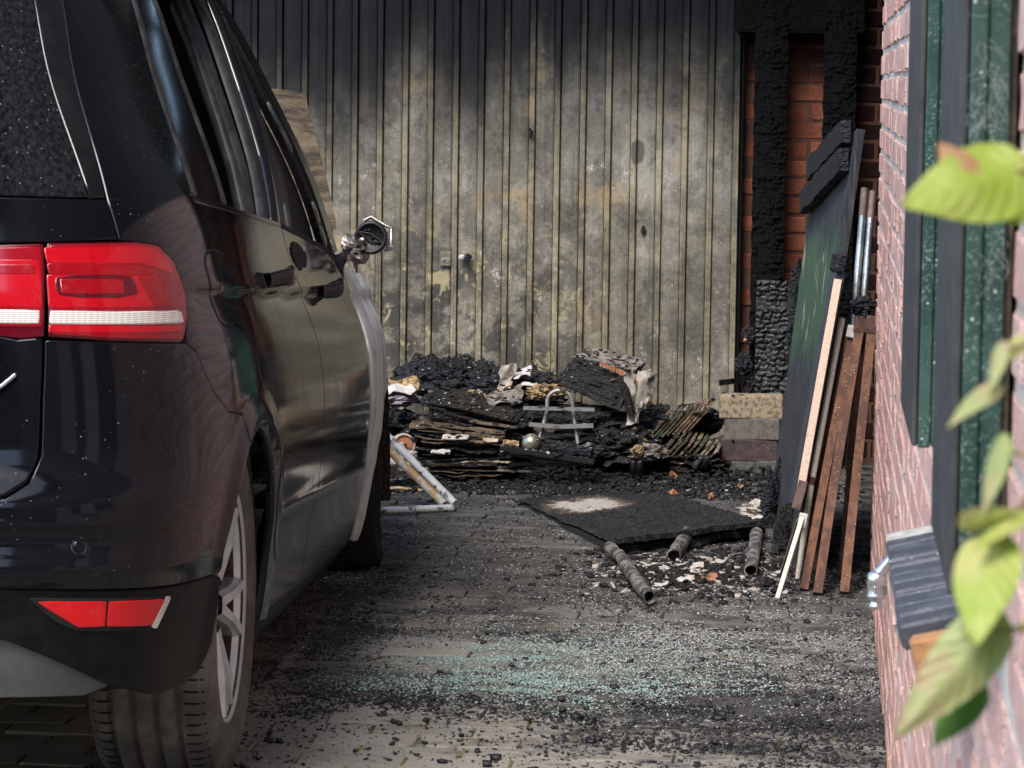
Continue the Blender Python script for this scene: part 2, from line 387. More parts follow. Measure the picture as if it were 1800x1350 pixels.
def joint_mat():
    g = G("joint_sand"); n = g.noise(16, 5, .7); col = g.ramp(n, [(.35, (.03, .027, .02)), (.48, (.09, .095, .025)), (.62, (.26, .27, .06))])
    s_ = g.ss(6.4, 6.9, g.math('ADD', g.xyz(1), g.math('MULTIPLY', g.math('SUBTRACT', g.noise(5, 4), .5), 1.2))); col = g.mix(s_, col, (.012, .011, .01))
    MT["joint_sand"] = g.out(col, .95, 0, g.bump(g.noise(150, 4), .6, .004))
joint_mat()
simple("unseen_dark", (.05, .05, .055), (.08, .08, .085), 14, .9); simple("street", (.10, .095, .09), (.15, .14, .13), 12, .9)  # first one: dark faces out of view, mostly to keep car reflections dark
# --- burnt things
def char_mat(name, a=(.006, .0065, .009), b=(.035, .035, .04), sc_=55, rough=.62, asc=.1, ash=(.32, .30, .28), spec=.3):
    g = G(name); n = g.noise(sc_, 6, .75); v = g.vor(sc_*1.4, vec=g.map((1, 1, 1.8)))
    col = g.mix(g.ss(.4, .75, n), a, b); fl = g.math('MULTIPLY', g.specks(110, .16), g.ss(.5, .62, g.noise(14, 4)))
    col = g.mix(g.math('MULTIPLY', fl, asc*6, True), col, ash)
    MT[name] = g.out(col, g.ramp(n, [(.3, rough-.22), (.7, rough+.15)]), 0, g.bump(g.math('ADD', v, n), .8, .008), spec=spec)
char_mat("char"); char_mat("char_soft", (.010, .0095, .009), (.055, .05, .045), 90, .85, .16); char_mat("char_post", (.0025, .0025, .003), (.010, .010, .012), 120, .6, .02, spec=.12)
char_mat("char_brown", (.010, .008, .006), (.05, .036, .025), 60, .85, .12)
def paper_mat(name, c, dk=(.03, .022, .015), thr=.5, sc_=18):
    g = G(name); n = g.noise(sc_, 6, .72); col = g.mix(g.ss(thr-.09, thr+.09, n), c, dk); col = g.mix(g.math('MULTIPLY', g.ss(.35, .6, g.noise(70, 4, .7)), .3), col, (.25, .17, .09))
    MT[name] = g.out(col, .9, 0, g.bump(g.noise(50, 4), .4, .004))
paper_mat("paper_scorched", (.52, .40, .28)); paper_mat("paper_pale", (.46, .42, .37), (.16, .12, .09), .58); paper_mat("cloth_white", (.52, .50, .485), (.28, .22, .18), .62, 9)
paper_mat("cloth_purple", (.24, .20, .27), (.06, .05, .06), .55, 14); paper_mat("straw", (.45, .30, .13), (.05, .03, .015), .5, 60); paper_mat("paper_brown", (.11, .075, .047), (.015, .012, .01), .48, 26)
paper_mat("orange_card", (.42, .16, .08), (.06, .03, .02), .56, 22); paper_mat("grey_card", (.20, .19, .18), (.04, .035, .035), .5, 20)
def board_lying():
    g = G("board_burnt"); p = g.map((1, 1, 1)); n = g.noise(9, 6, .7)
    dx = g.math('DIVIDE', g.math('ADD', g.xyz(0), .66), .105); dy = g.math('DIVIDE', g.math('SUBTRACT', g.xyz(1), 9.98), .15)
    d2 = g.math('ADD', g.math('MULTIPLY', dx, dx), g.math('MULTIPLY', dy, dy))
    d2 = g.math('ADD', d2, g.math('ADD', g.math('MULTIPLY', g.math('SUBTRACT', n, .5), 3.4), g.math('MULTIPLY', g.math('SUBTRACT', g.noise(1, 6, .8, g.map((16, 60, 1))), .5), 4.5)))
    m = g.noise(70, 6, .75); col = g.mix(g.ss(.4, .72, m), (.008, .008, .0095), (.045, .043, .042))
    col = g.mix(g.ss(1.9, 1.1, d2), col, (.10, .065, .045)); col = g.mix(g.ss(1.05, .55, d2), col, (.40, .36, .31))
    fl = g.math('MULTIPLY', g.specks(85, .13), g.ss(.42, .6, g.noise(10, 3))); col = g.mix(g.math('MULTIPLY', fl, .7), col, (.45, .43, .40))
    MT["board_burnt"] = g.out(col, .8, 0, g.bump(m, .9, .008), spec=.25)
board_lying()
def green_board():
    g = G("green_board"); z = g.xyz(2); n = g.noise(7, 6, .7, g.map((1, 1, .6)))
    col = g.mix(g.ss(.45, .75, g.noise(30, 4)), (.018, .075, .042), (.026, .10, .058))
    pe = g.ss(.61, .64, g.noise(13, 5, .7, g.map((1.5, 1.5, .45)))); col = g.mix(pe, col, (.42, .40, .30))
    e = g.math('MULTIPLY', g.math('SUBTRACT', n, .5), .45); top = g.ss(.80, .92, g.math('ADD', z, e)); lowm = g.ss(.57, .45, g.math('ADD', z, g.math('MULTIPLY', e, 1.3)))
    burn = g.math('MAXIMUM', top, lowm)
    gra = g.noise(1, 4, .7, g.map((120, 120, 8))); ch = g.mix(g.ss(.4, .7, gra), (.010, .0105, .013), (.055, .057, .066))
    col = g.mix(burn, col, ch); fl = g.specks(90, .09); col = g.mix(g.math('MULTIPLY', fl, .4), col, (.5, .5, .48))
    MT["green_board"] = g.out(col, g.ramp(burn, [(0, .35), (1, .75)]), 0, g.bump(gra, .4, .004))
green_board()
def flaky(name, paint, under, thr=.5, sc_=14, rough=.6, metal=0, speck=0.0, stre=(1, 1, .5)):
    g = G(name); n = g.noise(sc_, 6, .75, g.map(stre)); col = g.mix(g.ss(thr-.03, thr+.03, n), paint, under)
    fine = g.noise(sc_*9, 4, .7); col = g.mix(g.math('MULTIPLY', g.ss(.45, .75, fine), .45), col, tuple(q*.45 for q in under))
    if speck: col = g.mix(g.math('MULTIPLY', g.math('MULTIPLY', g.specks(130, .15), g.ss(.45, .6, g.noise(12, 3))), speck, True), col, (.70, .66, .60))
    MT[name] = g.out(col, rough, metal, g.bump(g.math('ADD', n, fine), .4, .003))
flaky("cream_edge", (.62, .45, .34), (.10, .045, .04), .63, 18)
flaky("white_paint", (.60, .56, .47), (.20, .16, .12), .66, 20, .55, 0, .4)
flaky("white_tube", (.62, .62, .60), (.08, .07, .06), .56, 24, .5, 0, .3, (1, 1, 1)); flaky("ochre_tube", (.42, .25, .09), (.50, .46, .38), .55, 16, .55, 0, .2, (1, 1, 1))
flaky("rust", (.17, .075, .040), (.095, .044, .03), .5, 22, .85, 0, 1.0); flaky("rust_dark", (.10, .045, .03), (.05, .025, .02), .5, 22, .85, 0, .8)
flaky("galvanised", (.36, .40, .41), (.22, .24, .245), .5, 26, .38, .8); flaky("brown_tube", (.20, .13, .115), (.12, .08, .075), .5, 26, .6, .3)
flaky("card_tube", (.20, .185, .165), (.035, .032, .03), .5, 24, .85, 0, .8, (1, 1, 1)); flaky("steel_bar", (.34, .325, .31), (.16, .14, .12), .56, 30, .45, .7, 0, (1, 1, 1))
flaky("black_bar", (.012, .012, .014), (.05, .05, .055), .62, 30, .35, .2, .5, (1, 1, 1))
simple("ball_metal", (.36, .36, .26), (.20, .19, .13), 40, .32, metal=.7, bs=.1)
flaky("stack_sand", (.34, .26, .165), (.15, .115, .08), .52, 60, .92, 0, .3, (1, 1, 1)); flaky("stack_grey", (.145, .125, .105), (.09, .078, .066), .52, 40, .92, 0, .5, (1, 1, 1))
flaky("stack_brown", (.075, .045, .04), (.045, .03, .028), .5, 40, .8, 0, .6, (1, 1, 1)); flaky("stack_mossy", (.11, .115, .09), (.07, .072, .06), .5, 40, .92, 0, .4, (1, 1, 1))
# --- shutters, sill, tap, leaves
def shutter():
    g = G("shutter_green"); n = g.noise(14, 4); col = g.mix(g.ss(.4, .7, n), (.009, .036, .027), (.014, .050, .038))
    film = g.math('MULTIPLY', g.ss(.35, .8, g.noise(3.5, 5, .7)), .12); col = g.mix(film, col, (.25, .30, .27))
    dr = g.math('MULTIPLY', g.math('MAXIMUM', g.specks(150, .27), g.specks(330, .33)), g.ss(.38, .58, g.noise(11, 3))); col = g.mix(g.math('MULTIPLY', dr, .38), col, (.30, .37, .33))
    big = g.math('MULTIPLY', g.specks(75, .11), .8); col = g.mix(big, col, (.6, .62, .58))
    MT["shutter_green"] = g.out(col, .42, 0, g.bump(g.noise(120, 3), .15, .002))
shutter()
simple("shutter_edge", (.020, .0205, .0205), (.048, .046, .044), 25, .6, bs=.4, bd=.002, bscale=200)
simple("caulk", (.03, .025, .02), (.10, .08, .06), 40, .9, bs=.6)
flaky("sill_black", (.055, .060, .072), (.10, .108, .125), .55, 30, .30, 0, .8, (1, 1, 1)); simple("sill_joint", (.45, .43, .38), (.26, .25, .22), 50, .9, bs=.5); simple("sill_end", (.40, .20, .08), (.28, .13, .06), 30, .9, bs=.6)
simple("tap_metal", (.62, .62, .60), (.45, .45, .44), 40, .25, metal=.9, bs=.1)
simple("web", (.45, .47, .46), None, 20, .9, bs=0)
def leaf(name, a, b, red=None):
    g = G(name); n = g.noise(45, 4, .6); col = g.mix(g.ss(.35, .7, n), a, b)
    if red: col = g.mix(g.ss(.48, .66, g.noise(26, 3)), col, red)
    m = g.out(col, .45, 0, g.bump(g.noise(160, 3), .2, .002))
    tr = g.n.new("ShaderNodeBsdfTranslucent"); g.l.new(col, tr.inputs[0]); mx = g.n.new("ShaderNodeMixShader"); mx.inputs[0].default_value = .52
    o = g.n["Material Output"]; g.l.new(g.b.outputs[0], mx.inputs[1]); g.l.new(tr.outputs[0], mx.inputs[2]); g.l.new(mx.outputs[0], o.inputs[0]); MT[name] = m
leaf("leaf_bright", (.46, .56, .09), (.60, .66, .20), (.62, .58, .22)); leaf("leaf_pale", (.44, .52, .19), (.54, .58, .26), (.58, .46, .26)); leaf("leaf_deep", (.14, .30, .05), (.22, .38, .07)); leaf("leaf_red", (.55, .30, .14), (.60, .36, .18)); leaf("leaf_stem", (.42, .44, .12), (.50, .40, .20))
# --- loose debris
simple("coal_bits", (.005, .0055, .008), (.022, .022, .028), 160, .38, bs=.5, bd=.003); simple("ash_bits", (.62, .60, .58), (.13, .125, .12), 300, .9, bs=.4); simple("grey_bits", (.24, .225, .21), (.06, .055, .05), 230, .9, bs=.4)
g = G("glass_bits"); MT["glass_bits"] = g.out(g.mix(g.ss(.4, .7, g.noise(190, 2)), (.24, .36, .32), (.66, .78, .73)), .08, 0, Transmission_Weight=.35, IOR=1.5)
g = G("glass_clear"); MT["glass_clear"] = g.out((.75, .88, .84), .05, 0, Transmission_Weight=.85, IOR=1.45)

# ------------------------------------------------------------------ the setting
tag(MB().add([(-60, -60, -.035), (60, -60, -.035), (60, 60, -.035), (-60, 60, -.035)], [(0, 1, 2, 3)]).build("ground", MT["street"], fix=False), kind="structure")
pave = tag(MB().grid(lambda a, b: (-4.0+4.9*a, 4.5+7.3*b, -.004), 2, 2).build("pavement", MT["joint_sand"], fix=False), kind="structure")
def shared(name, mb, mat):
    me = bpy.data.meshes.new(name); me.from_pydata(mb.v, [], mb.f); me.materials.append(mat); me.update()
    bm = bmesh.new(); bm.from_mesh(me); bmesh.ops.recalc_face_normals(bm, faces=bm.faces); bm.to_mesh(me); bm.free(); return me
pv = [shared("paver", MB().box((0, 0, -.03), (.1955, .0955, .06), None, .0025, 0, .0006), MT["paver"]) for _ in range(4)]
spots = []
for j in range(73):
    for i in range(25):
        x = -4.0+.2*i+.1*(j % 2)+.05; y = 4.55+.1*j
        if x > .22: continue
        px, py = proj((x, y, 0)); inside = -40 < px < 1840 and py < 1400 and not (px < 560 and y > 6.9)
        spots.append((-py if inside else 999+abs(x), x, y))
spots.sort()
rest = MB()
for k, (q, x, y) in enumerate(spots):
    R = rotm(random.gauss(0, .35), random.gauss(0, .5), random.gauss(0, .35)); dz = random.gauss(0, .0012)
    if k < 300 and q < 999:
        o = link(bpy.data.objects.new("paver", random.choice(pv)), pave); o.location = (x, y, dz); o.rotation_euler = R.to_euler()
    else: rest.box((x, y, -.03+dz), (.1955, .0955, .06), R, .0025)
tag(rest.build("paver_field", MT["paver"], pave), kind="stuff")

# house wall on the right: hand-made pink bricks, nearly edge-on to the camera
WX = .150
house = thing("house_wall", (WX, 5, 0), "pale red brick house wall with pale mortar along the right edge", "wall")
def boxc(x0, x1, y0, y1, z0, z1, ch=0.0, m=0, mb=None): return (mb or MB()).box(((x0+x1)/2, (y0+y1)/2, (z0+z1)/2), (x1-x0, y1-y0, z1-z0), None, ch, m)
boxc(WX+.0035, .36, -5, 8.79, -.03, 7.4).build("mortar_bed", MT["mortar_light"], house)
boxc(.37, 1.6, 8.60, 8.79, -.03, 7.4).build("return_wall", MT["brick_orange"], house)
boxc(1.0, 1.25, 8.8, 11.6, -.03, 6.2).build("side_wall", MT["brick_orange"], house)  # recess side wall; its height out of view blocks sky in the car glass
boxc(-.25, 1.0, -5, 8.95, 7.4, 7.55).build("eaves", MT["unseen_dark"], house)
simple("brick_far", (.40, .19, .145), (.50, .27, .22), 14, .9, bs=.5)
boxc(WX, WX+.03, -5, 8.79, 1.72, 7.4).build("upper_dark_facing", MT["unseen_dark"], house)  # unseen dark facing, added so the car mirrors no bright bricks
boxc(WX, WX+.03, -5, 1.4, -.02, 1.71).build("near_dark_facing", MT["unseen_dark"], house)  # added out of view to keep brick red off the car's rear corner
bv = []
for _ in range(6):
    m_ = MB().box((0, 0, 0), (.024, .211, .0495), None, .003, 0, .0013); bv.append(shared("brick", m_, MT["brick_pink"]))
WIN = (3.09, 3.72)
cand = []
for r in range(28):
    z = .05-.062+.031+.062*r
    for i in range(36):
        y = 1.4+.223*i+(.1115 if r % 2 else 0)
        if y+.105 > 8.80 or y-.105 < 1.4: continue
        if WIN[0]-.03 < y < WIN[1]+.03 and z > .74: continue
        a = proj((WX, y-.1, z)); b = proj((WX, y+.1, z)); c = proj((WX, y, z+.025)); d = proj((WX, y, z-.025))
        vis = max(0, min(a[0], 1800)-max(b[0], 0))*max(0, min(d[1], 1350)-max(c[1], 0))
        if z > .85 and (2.66 < y < 4.2): vis *= .1
        cand.append((vis, y, z))
cand.sort(reverse=True); rest = MB()
for k, (vis, y, z) in enumerate(cand):
    R = rotm(random.gauss(0, .5), random.gauss(0, .8), random.gauss(0, .25)); p = (WX+.012+random.gauss(0, .0012), y+random.gauss(0, .002), z+random.gauss(0, .0016))
    if k < 300 and vis > 3:
        o = link(bpy.data.objects.new("brick", random.choice(bv)), house); o.matrix_parent_inverse = house.matrix_basis.inverted(); o.location = p; o.rotation_euler = R.to_euler()
    else: rest.box(p, (.024, .211, .0495), R, .003, 0, .0012)
for r in range(28):      # cut bricks that close the corner
    z = .05-.062+.031+.062*r
    rest.box((WX+.012, 8.80-.03+(.0 if r % 2 else .008), z), (.024, .05 if r % 2 else .06, .051), None, .004)
tag(rest.build("brick_field", MT["brick_pink"], house), kind="stuff")
wf = boxc(.215, .26, WIN[0], WIN[1], .80, 2.1).build("window_frame", MT["shutter_green"], house)
boxc(.209, .2148, WIN[0]+.06, WIN[1]-.06, .87, 2.03).build("pane", MT["glass_tint"], wf)

# brick wall at the back, right of the garage door
back = thing("garage_wall", (.3, 11.46, 0), "sooty orange brick wall behind the charred posts beside the garage door", "wall")
boxc(-.262, 1.0, 11.464, 11.7, -.03, 2.4).build("mortar_bed", MT["mortar_dark"], back)
ob = [shared("brick", MB().box((0, 0, 0), (.211, .03, .0515), None, .003, 0, .001), MT["brick_orange"]) for _ in range(4)]
for r in range(27):
    for i in range(5):
        x = -.15+.222*i+(.111 if r % 2 else 0)
        if x > .75: continue
        o = link(bpy.data.objects.new("brick", random.choice(ob)), back); o.location = (x, 11.475+random.gauss(0, .0015), .02+.031+.0625*r); o.rotation_euler = rotm(random.gauss(0, .3), 0, random.gauss(0, .4)).to_euler()
boxc(-3.6, -.262, 11.48, 11.7, 2.14, 2.4).build("lintel", MT["char_post"], back)
boxc(-4.5, 1.6, 11.71, 12.0, 2.58, 6.2).build("sky_block_wall", MT["unseen_dark"], back)  # unseen wall added to keep sky reflections out of the side glass
boxc(-3.6, -3.16, 11.45, 11.7, -.03, 2.139).build("left_pier", MT["unseen_dark"], back)
roof = MB()
for i in range(9): roof.box((-3.2+.55*i, 11.06, 2.47), (.07, 1.28, .14), None, .006)
boxc(-3.6, 1.25, 10.42, 11.72, 2.545, 2.57, 0, 0, roof)  # unseen roof; front edge placed to shade the upper door
tag(roof.build("carport_shade_roof", MT["char_post"]), kind="structure")

# garage door: ribbed steel, every pan and every rib its own piece
DY = 11.40; PITCH = .0853; XR = -.268
gd = thing("garage_door", (-1.7, DY, 0), "scorched steel garage door with vertical ribs, black with soot on top", "garage door")
boxc(-3.16, XR+.0055, DY+.03, DY+.05, .01, 2.139).build("backing", MT["gap_black"], gd)
def pan_mesh(w):
    mb = MB(); h = 2.10
    sec = [(-w/2, .008), (-w/2+.0025, .002), (-w/2+.008, .0), (0, -.0015), (w/2-.008, .0), (w/2-.0025, .002), (w/2, .008)]
    vs = [(x, y, z) for z in (0, h) for x, y in sec]; n = len(sec); mb.add(vs, [(i, i+1, n+i+1, n+i) for i in range(n-1)]); return mb
pm = shared("panel", pan_mesh(.0646), MT["door_panel"])
def rib_mesh():
    mb = MB(); h = 2.10; sec = [(-.0105, .009), (-.0095, -.004), (-.0075, -.0065), (.0075, -.0065), (.0095, -.004), (.0105, .009)]
    n = len(sec); mb.add([(x, y, z) for z in (0, h) for x, y in sec], [(i, i+1, n+i+1, n+i) for i in range(n-1)]); return mb
rm_ = shared("rib", rib_mesh(), MT["door_rib"])
for i in range(34):
    x = XR-.012-PITCH*i
    o = link(bpy.data.objects.new("rib", rm_), gd); o.location = (x, DY, .02); o.rotation_euler = (0, rad(random.gauss(0, .02)), 0)
    o = link(bpy.data.objects.new("panel", pm), gd); o.location = (x-PITCH/2, DY+.002+random.gauss(0, .0012), .02); o.rotation_euler = (0, 0, rad(random.gauss(0, .6)))
boxc(XR+.003, XR+.013, DY-.01, DY+.06, 0, 2.138, .003).build("door_edge", MT["char_post"], gd)
# lock and handle remains
p = at(783, 455, DY-.01); lk = MB().path([p+Vector((-.006, -.003, 0)), p+Vector((-.006, -.009, .0))], .006, 8); lk.box(p, (.036, .006, .05), None, .002); lk.build("lock_plate", MT["door_rib"], gd)
p = at(812, 452, DY-.02); MB().box(p, (.018, .02, .018), rotm(0, 12, 0), .004).box(p+Vector((.02, -.004, -.002)), (.022, .02, .028), rotm(0, 30, 10), .004, 1).build("handle_stub", [MT["cloth_white"], MT["char"]], gd)
p = at(931, 234, DY-.018); MB().path([p+Vector((0, 0, .016)), p+Vector((.004, -.006, .004)), p+Vector((.001, -.002, -.018))], [.004, .009, .002], 7).build("burnt_flake", MT["char"], gd)
def knot(px, py, w, h, name="burn_mark"):
    p = at(px, py, DY-.004); MB().grid(lambda a, b: (p.x+(a-.5)*w*math.sqrt(max(.02, 1-(2*b-1)**2)), p.y-.003-.004*math.sin(math.pi*a)*math.sin(math.pi*b), p.z+(b-.5)*h), 6, 6, 0, True).build(name, MT["char_soft"], gd)
knot(1131, 405, .016, .034); knot(1245, 800, .012, .03)

# charred timber posts
def alligator(fn, du, dv, nu, nv, cu, cv, depth, seed, mb, m=0):
    """surface split into charred blocks: fn(a,b,h) with h the push along the normal"""
    hs = lambda i, j: mn.cell(Vector((i+.5+seed*7, j+.5, seed)))
    def f(a, b):
        q = Vector((a*du/cu, b*dv/cv, seed)); v = q.y+.55*mn.noise(Vector((q.x*1.3, q.y*.30, seed)))+.22*mn.noise(Vector((q.x*4, q.y, seed+3))); j = math.floor(v); fv = v-j
        u = q.x+hs(3, j)*.9+.25*mn.noise(Vector((q.x, v*1.4, seed+9))); i = math.floor(u); fu = u-i
        k = min(1.0, 6*min(fu, 1-fu))*min(1.0, 4.5*min(fv, 1-fv)); h = k*(.55+.45*hs(i, j))+.10*mn.noise(q*2.3); return fn(a, b, h*depth)
    mb.grid(f, nu, nv, m, True)
def post(name, px0, px1, label, Y, z0=0.0, z1=2.4, taper=0.0):
    x0 = at(px0, 300, Y).x; x1 = at(px1, 300, Y).x; w = x1-x0; d = .09
    t = thing(name, ((x0+x1)/2, Y, z0), label, "post", "charred timber posts"); mb = MB()
    edge = lambda b, s: .004*mn.noise(Vector((b*40, s, 3)))
    zt = min(z1, 1.75)
    alligator(lambda a, b, h: (x0+w*a+edge(b, a), Y-h-.012*math.sin(math.pi*a), z0+(zt-z0)*b), w, zt-z0, 30, 420, .036, .0165, .014, px0*.01, mb)
    mb.build("charred_face", MT["char_post"], t)
    boxc(x0+.002, x1-.002, Y+.001, Y+d, z0, z1).build("core", MT["char_post"], t)
    return t
post("timber_post", 1323, 1381, "charred black timber post right beside the garage door", 11.30)
post("timber_post", 1444, 1502, "charred black timber post behind the green leaning board", 11.30)
bm_ = thing("charred_beam", at(1430, 20, 11.3), "black charred cross beam joining the two posts at the top", "beam"); q0 = at(1320, 60, 11.29); MB().box((q0.x+.16, 11.345, q0.z+.115), (.42, .10, .22), None, .01, 0, .004).build("beam", MT["char_post"], bm_)

# house opposite, behind the camera: seen only mirrored in the car
opp = thing("brick_house", (-3, -20, 0), "brick house across the street mirrored in the car paint", "house")
boxc(-13, 9, -24, -18, -.03, 5.2).build("wall", MT["stack_brown"], opp)
MB().prism([(-13.4, -17.6, 5.2), (-13.4, -24.4, 5.2), (-13.4, -21, 8.4)], (22.8, 0, 0)).build("roof", MT["stack_brown"], opp)
for i in range(5):
    for z in (1.4, 4.0):
        w = boxc(-11.5+4.2*i, -9.7+4.2*i, -17.99, -17.9, z-.7, z+.7).build("window", MT["white_paint"], opp); boxc(-11.4+4.2*i, -9.8+4.2*i, -17.895, -17.88, z-.6, z+.6).build("pane", MT["glass_tint"], w)

# ------------------------------------------------------------------ the car
def table(xs, ys, blur, lo, hi):
    xs = np.array(xs, float); ys = np.array(ys, float); h = np.diff(xs); d = np.diff(ys)/h; m = np.zeros(len(xs)); m[0] = d[0]; m[-1] = d[-1]
    for i in range(1, len(xs)-1):
        if d[i-1]*d[i] > 0:
            w1 = 2*h[i]+h[i-1]; w2 = h[i]+2*h[i-1]; m[i] = (w1+w2)/(w1/d[i-1]+w2/d[i])
    X = np.arange(lo, hi, .002); i = np.clip(np.searchsorted(xs, X)-1, 0, len(h)-1); t = (X-xs[i])/h[i]
    Y = (2*t**3-3*t**2+1)*ys[i]+(t**3-2*t**2+t)*h[i]*m[i]+(-2*t**3+3*t**2)*ys[i+1]+(t**3-t**2)*h[i]*m[i+1]
    k = int(blur/.002)*3
    if k > 0:
        w = np.exp(-.5*(np.arange(-k, k+1)*.002/blur)**2); w /= w.sum(); Y = np.convolve(np.pad(Y, k, 'edge'), w, 'valid')
    return lambda q: float(np.interp(q, X, Y))
PU = [-.80, -.75, -.5, -.25, -.07, .05, .12, .2, .3, .6, 1.2, 2.0, 2.8, 3.3, 3.6, 4.0, 4.3, 4.5]
car_x = table(PU, [-.05, 0, .25, .5, .68, .785, .838, .872, .890, .906, .915, .915, .912, .893, .868, .81, .75, .68], .02, -.80, 4.5)
car_s = table(PU, [0, 0, .003, .012, .035, .075, .125, .2,   .3, .6, 1.2, 2.0, 2.8, 3.3, 3.6, 4.0, 4.3, 4.5], .02, -.80, 4.5)
car_w = table([.15, .20, .30, .45, .58, .65, .75, .84, .90, .95, 1.03, 1.10, 1.3, 1.45, 1.55, 1.60, 1.64],
              [.80, .850, .876, .898, .908, .906, .899, .885, .872, .862, .848, .83, .755, .69, .63, .57, .42], .02, .15, 1.64)
car_r = table([.15, .25, .36, .425, .445, .46, .485, .50, .515, .53, .56, .62, .65, .72, .87, 1.0, 1.1, 1.4, 1.55, 1.62],
              [.11, .07, .036, .022, .004, -.002, .006, .011, .008, .002, .004, .036, .043, .048, .055, .075, .105, .27, .40, .55], .005, .15, 1.62)
AXR, AXF, AXZ = (.80, 3.59), None, .315
def cl(v): return max(0.0, min(1.0, v))
def S(u, z, off=0.0):
    """point on the right-hand skin: u runs along the tail, round the corner and forward, z is height"""
    x = car_x(u); s = car_s(u); k = car_w(z)/.908
    g_ = sm(.9, 1.3, z); g3 = sm(.66, .94, z)
    k *= 1-g_*(.085*max(0, 1-s/1.7)**1.5+.03*max(0, (s-2.2)/1.2)**2)-.045*g3*sm(.6, 3.2, s)*1.15
    x = x*k
    side = sm(.20, .42, s)
    zc = .912-.030*s                                   # shoulder crease that runs through the door handles
    dz = zc-z; x -= side*.0085*sm(-.002, .010, dz)*math.exp(-max(0.0, dz)/.075)
    side = sm(.22, 1.0, s)
    zl = .455-.028*(s-1.1)                               # sculpted lower door
    x += side*sm(.95, 1.25, s)*sm(3.2, 2.8, s)*(.0035*math.exp(-((z-zl)/.02)**2)-.006*math.exp(-((z-zl+.07)/.06)**2))
    for a in AXR:
        r = math.hypot(s-a, z-.30); x += (.012 if a < 2 else .004)*sm(.15, .5, s)*math.exp(-((r-.365)/.035)**2)
    s2 = s+car_r(z)*max(0, 1-s/1.8)**1.5
    return Vector((x, s2, z))
def Sn(u, z):
    e = .004; n = (S(u+e, z)-S(u-e, z)).cross(S(u, min(z+e, 1.64))-S(u, z-e)); n.normalize(); return n
PHI, PIT = rad(2.0), rad(2.0); CARO = Vector((-1.905, 6.0, 0.0))
def CW(p):
    x, s, z = p; s -= .82
    y = s*math.cos(PIT)+z*math.sin(PIT); z2 = z*math.cos(PIT)-s*math.sin(PIT)
    return CARO+Vector((x*math.cos(PHI)-y*math.sin(PHI), x*math.sin(PHI)+y*math.cos(PHI), z2))
def CN(n): return (CW(n)-CW((0, 0, 0)))
car = thing("parked_car", CARO, "black people carrier with its front burnt out, parked before the garage door", "car")
def inset(poly, d):
    n = len(poly); A = sum(poly[i][0]*poly[(i+1) % n][1]-poly[(i+1) % n][0]*poly[i][1] for i in range(n))
    if A < 0: poly = poly[::-1]
    out = []
    for i in range(n):
        p0, p1, p2 = Vector(poly[i-1]), Vector(poly[i]), Vector(poly[(i+1) % n])
        a = (p1-p0).normalized(); b = (p2-p1).normalized(); na = Vector((-a.y, a.x)); nb = Vector((-b.y, b.x))
        m = (na+nb)
        m = na if m.length < .2 else m.normalized()/max(.45, m.normalized().dot(na)); out.append(tuple(p1+m*d))
    return out
def smooth_poly(poly, keep=(), it=2):
    """corner cutting, keeps the corners named in keep sharp"""
    kp = set(tuple(poly[i]) for i in keep)
    for _ in range(it):
        q = []; n = len(poly)
        for i in range(n):
            p = poly[i]
            if tuple(p) in kp: q.append(p); continue
            a = poly[i-1]; b = poly[(i+1) % n]; q.append((p[0]*.75+a[0]*.25, p[1]*.75+a[1]*.25)); q.append((p[0]*.75+b[0]*.25, p[1]*.75+b[1]*.25))
        poly = q
    return poly
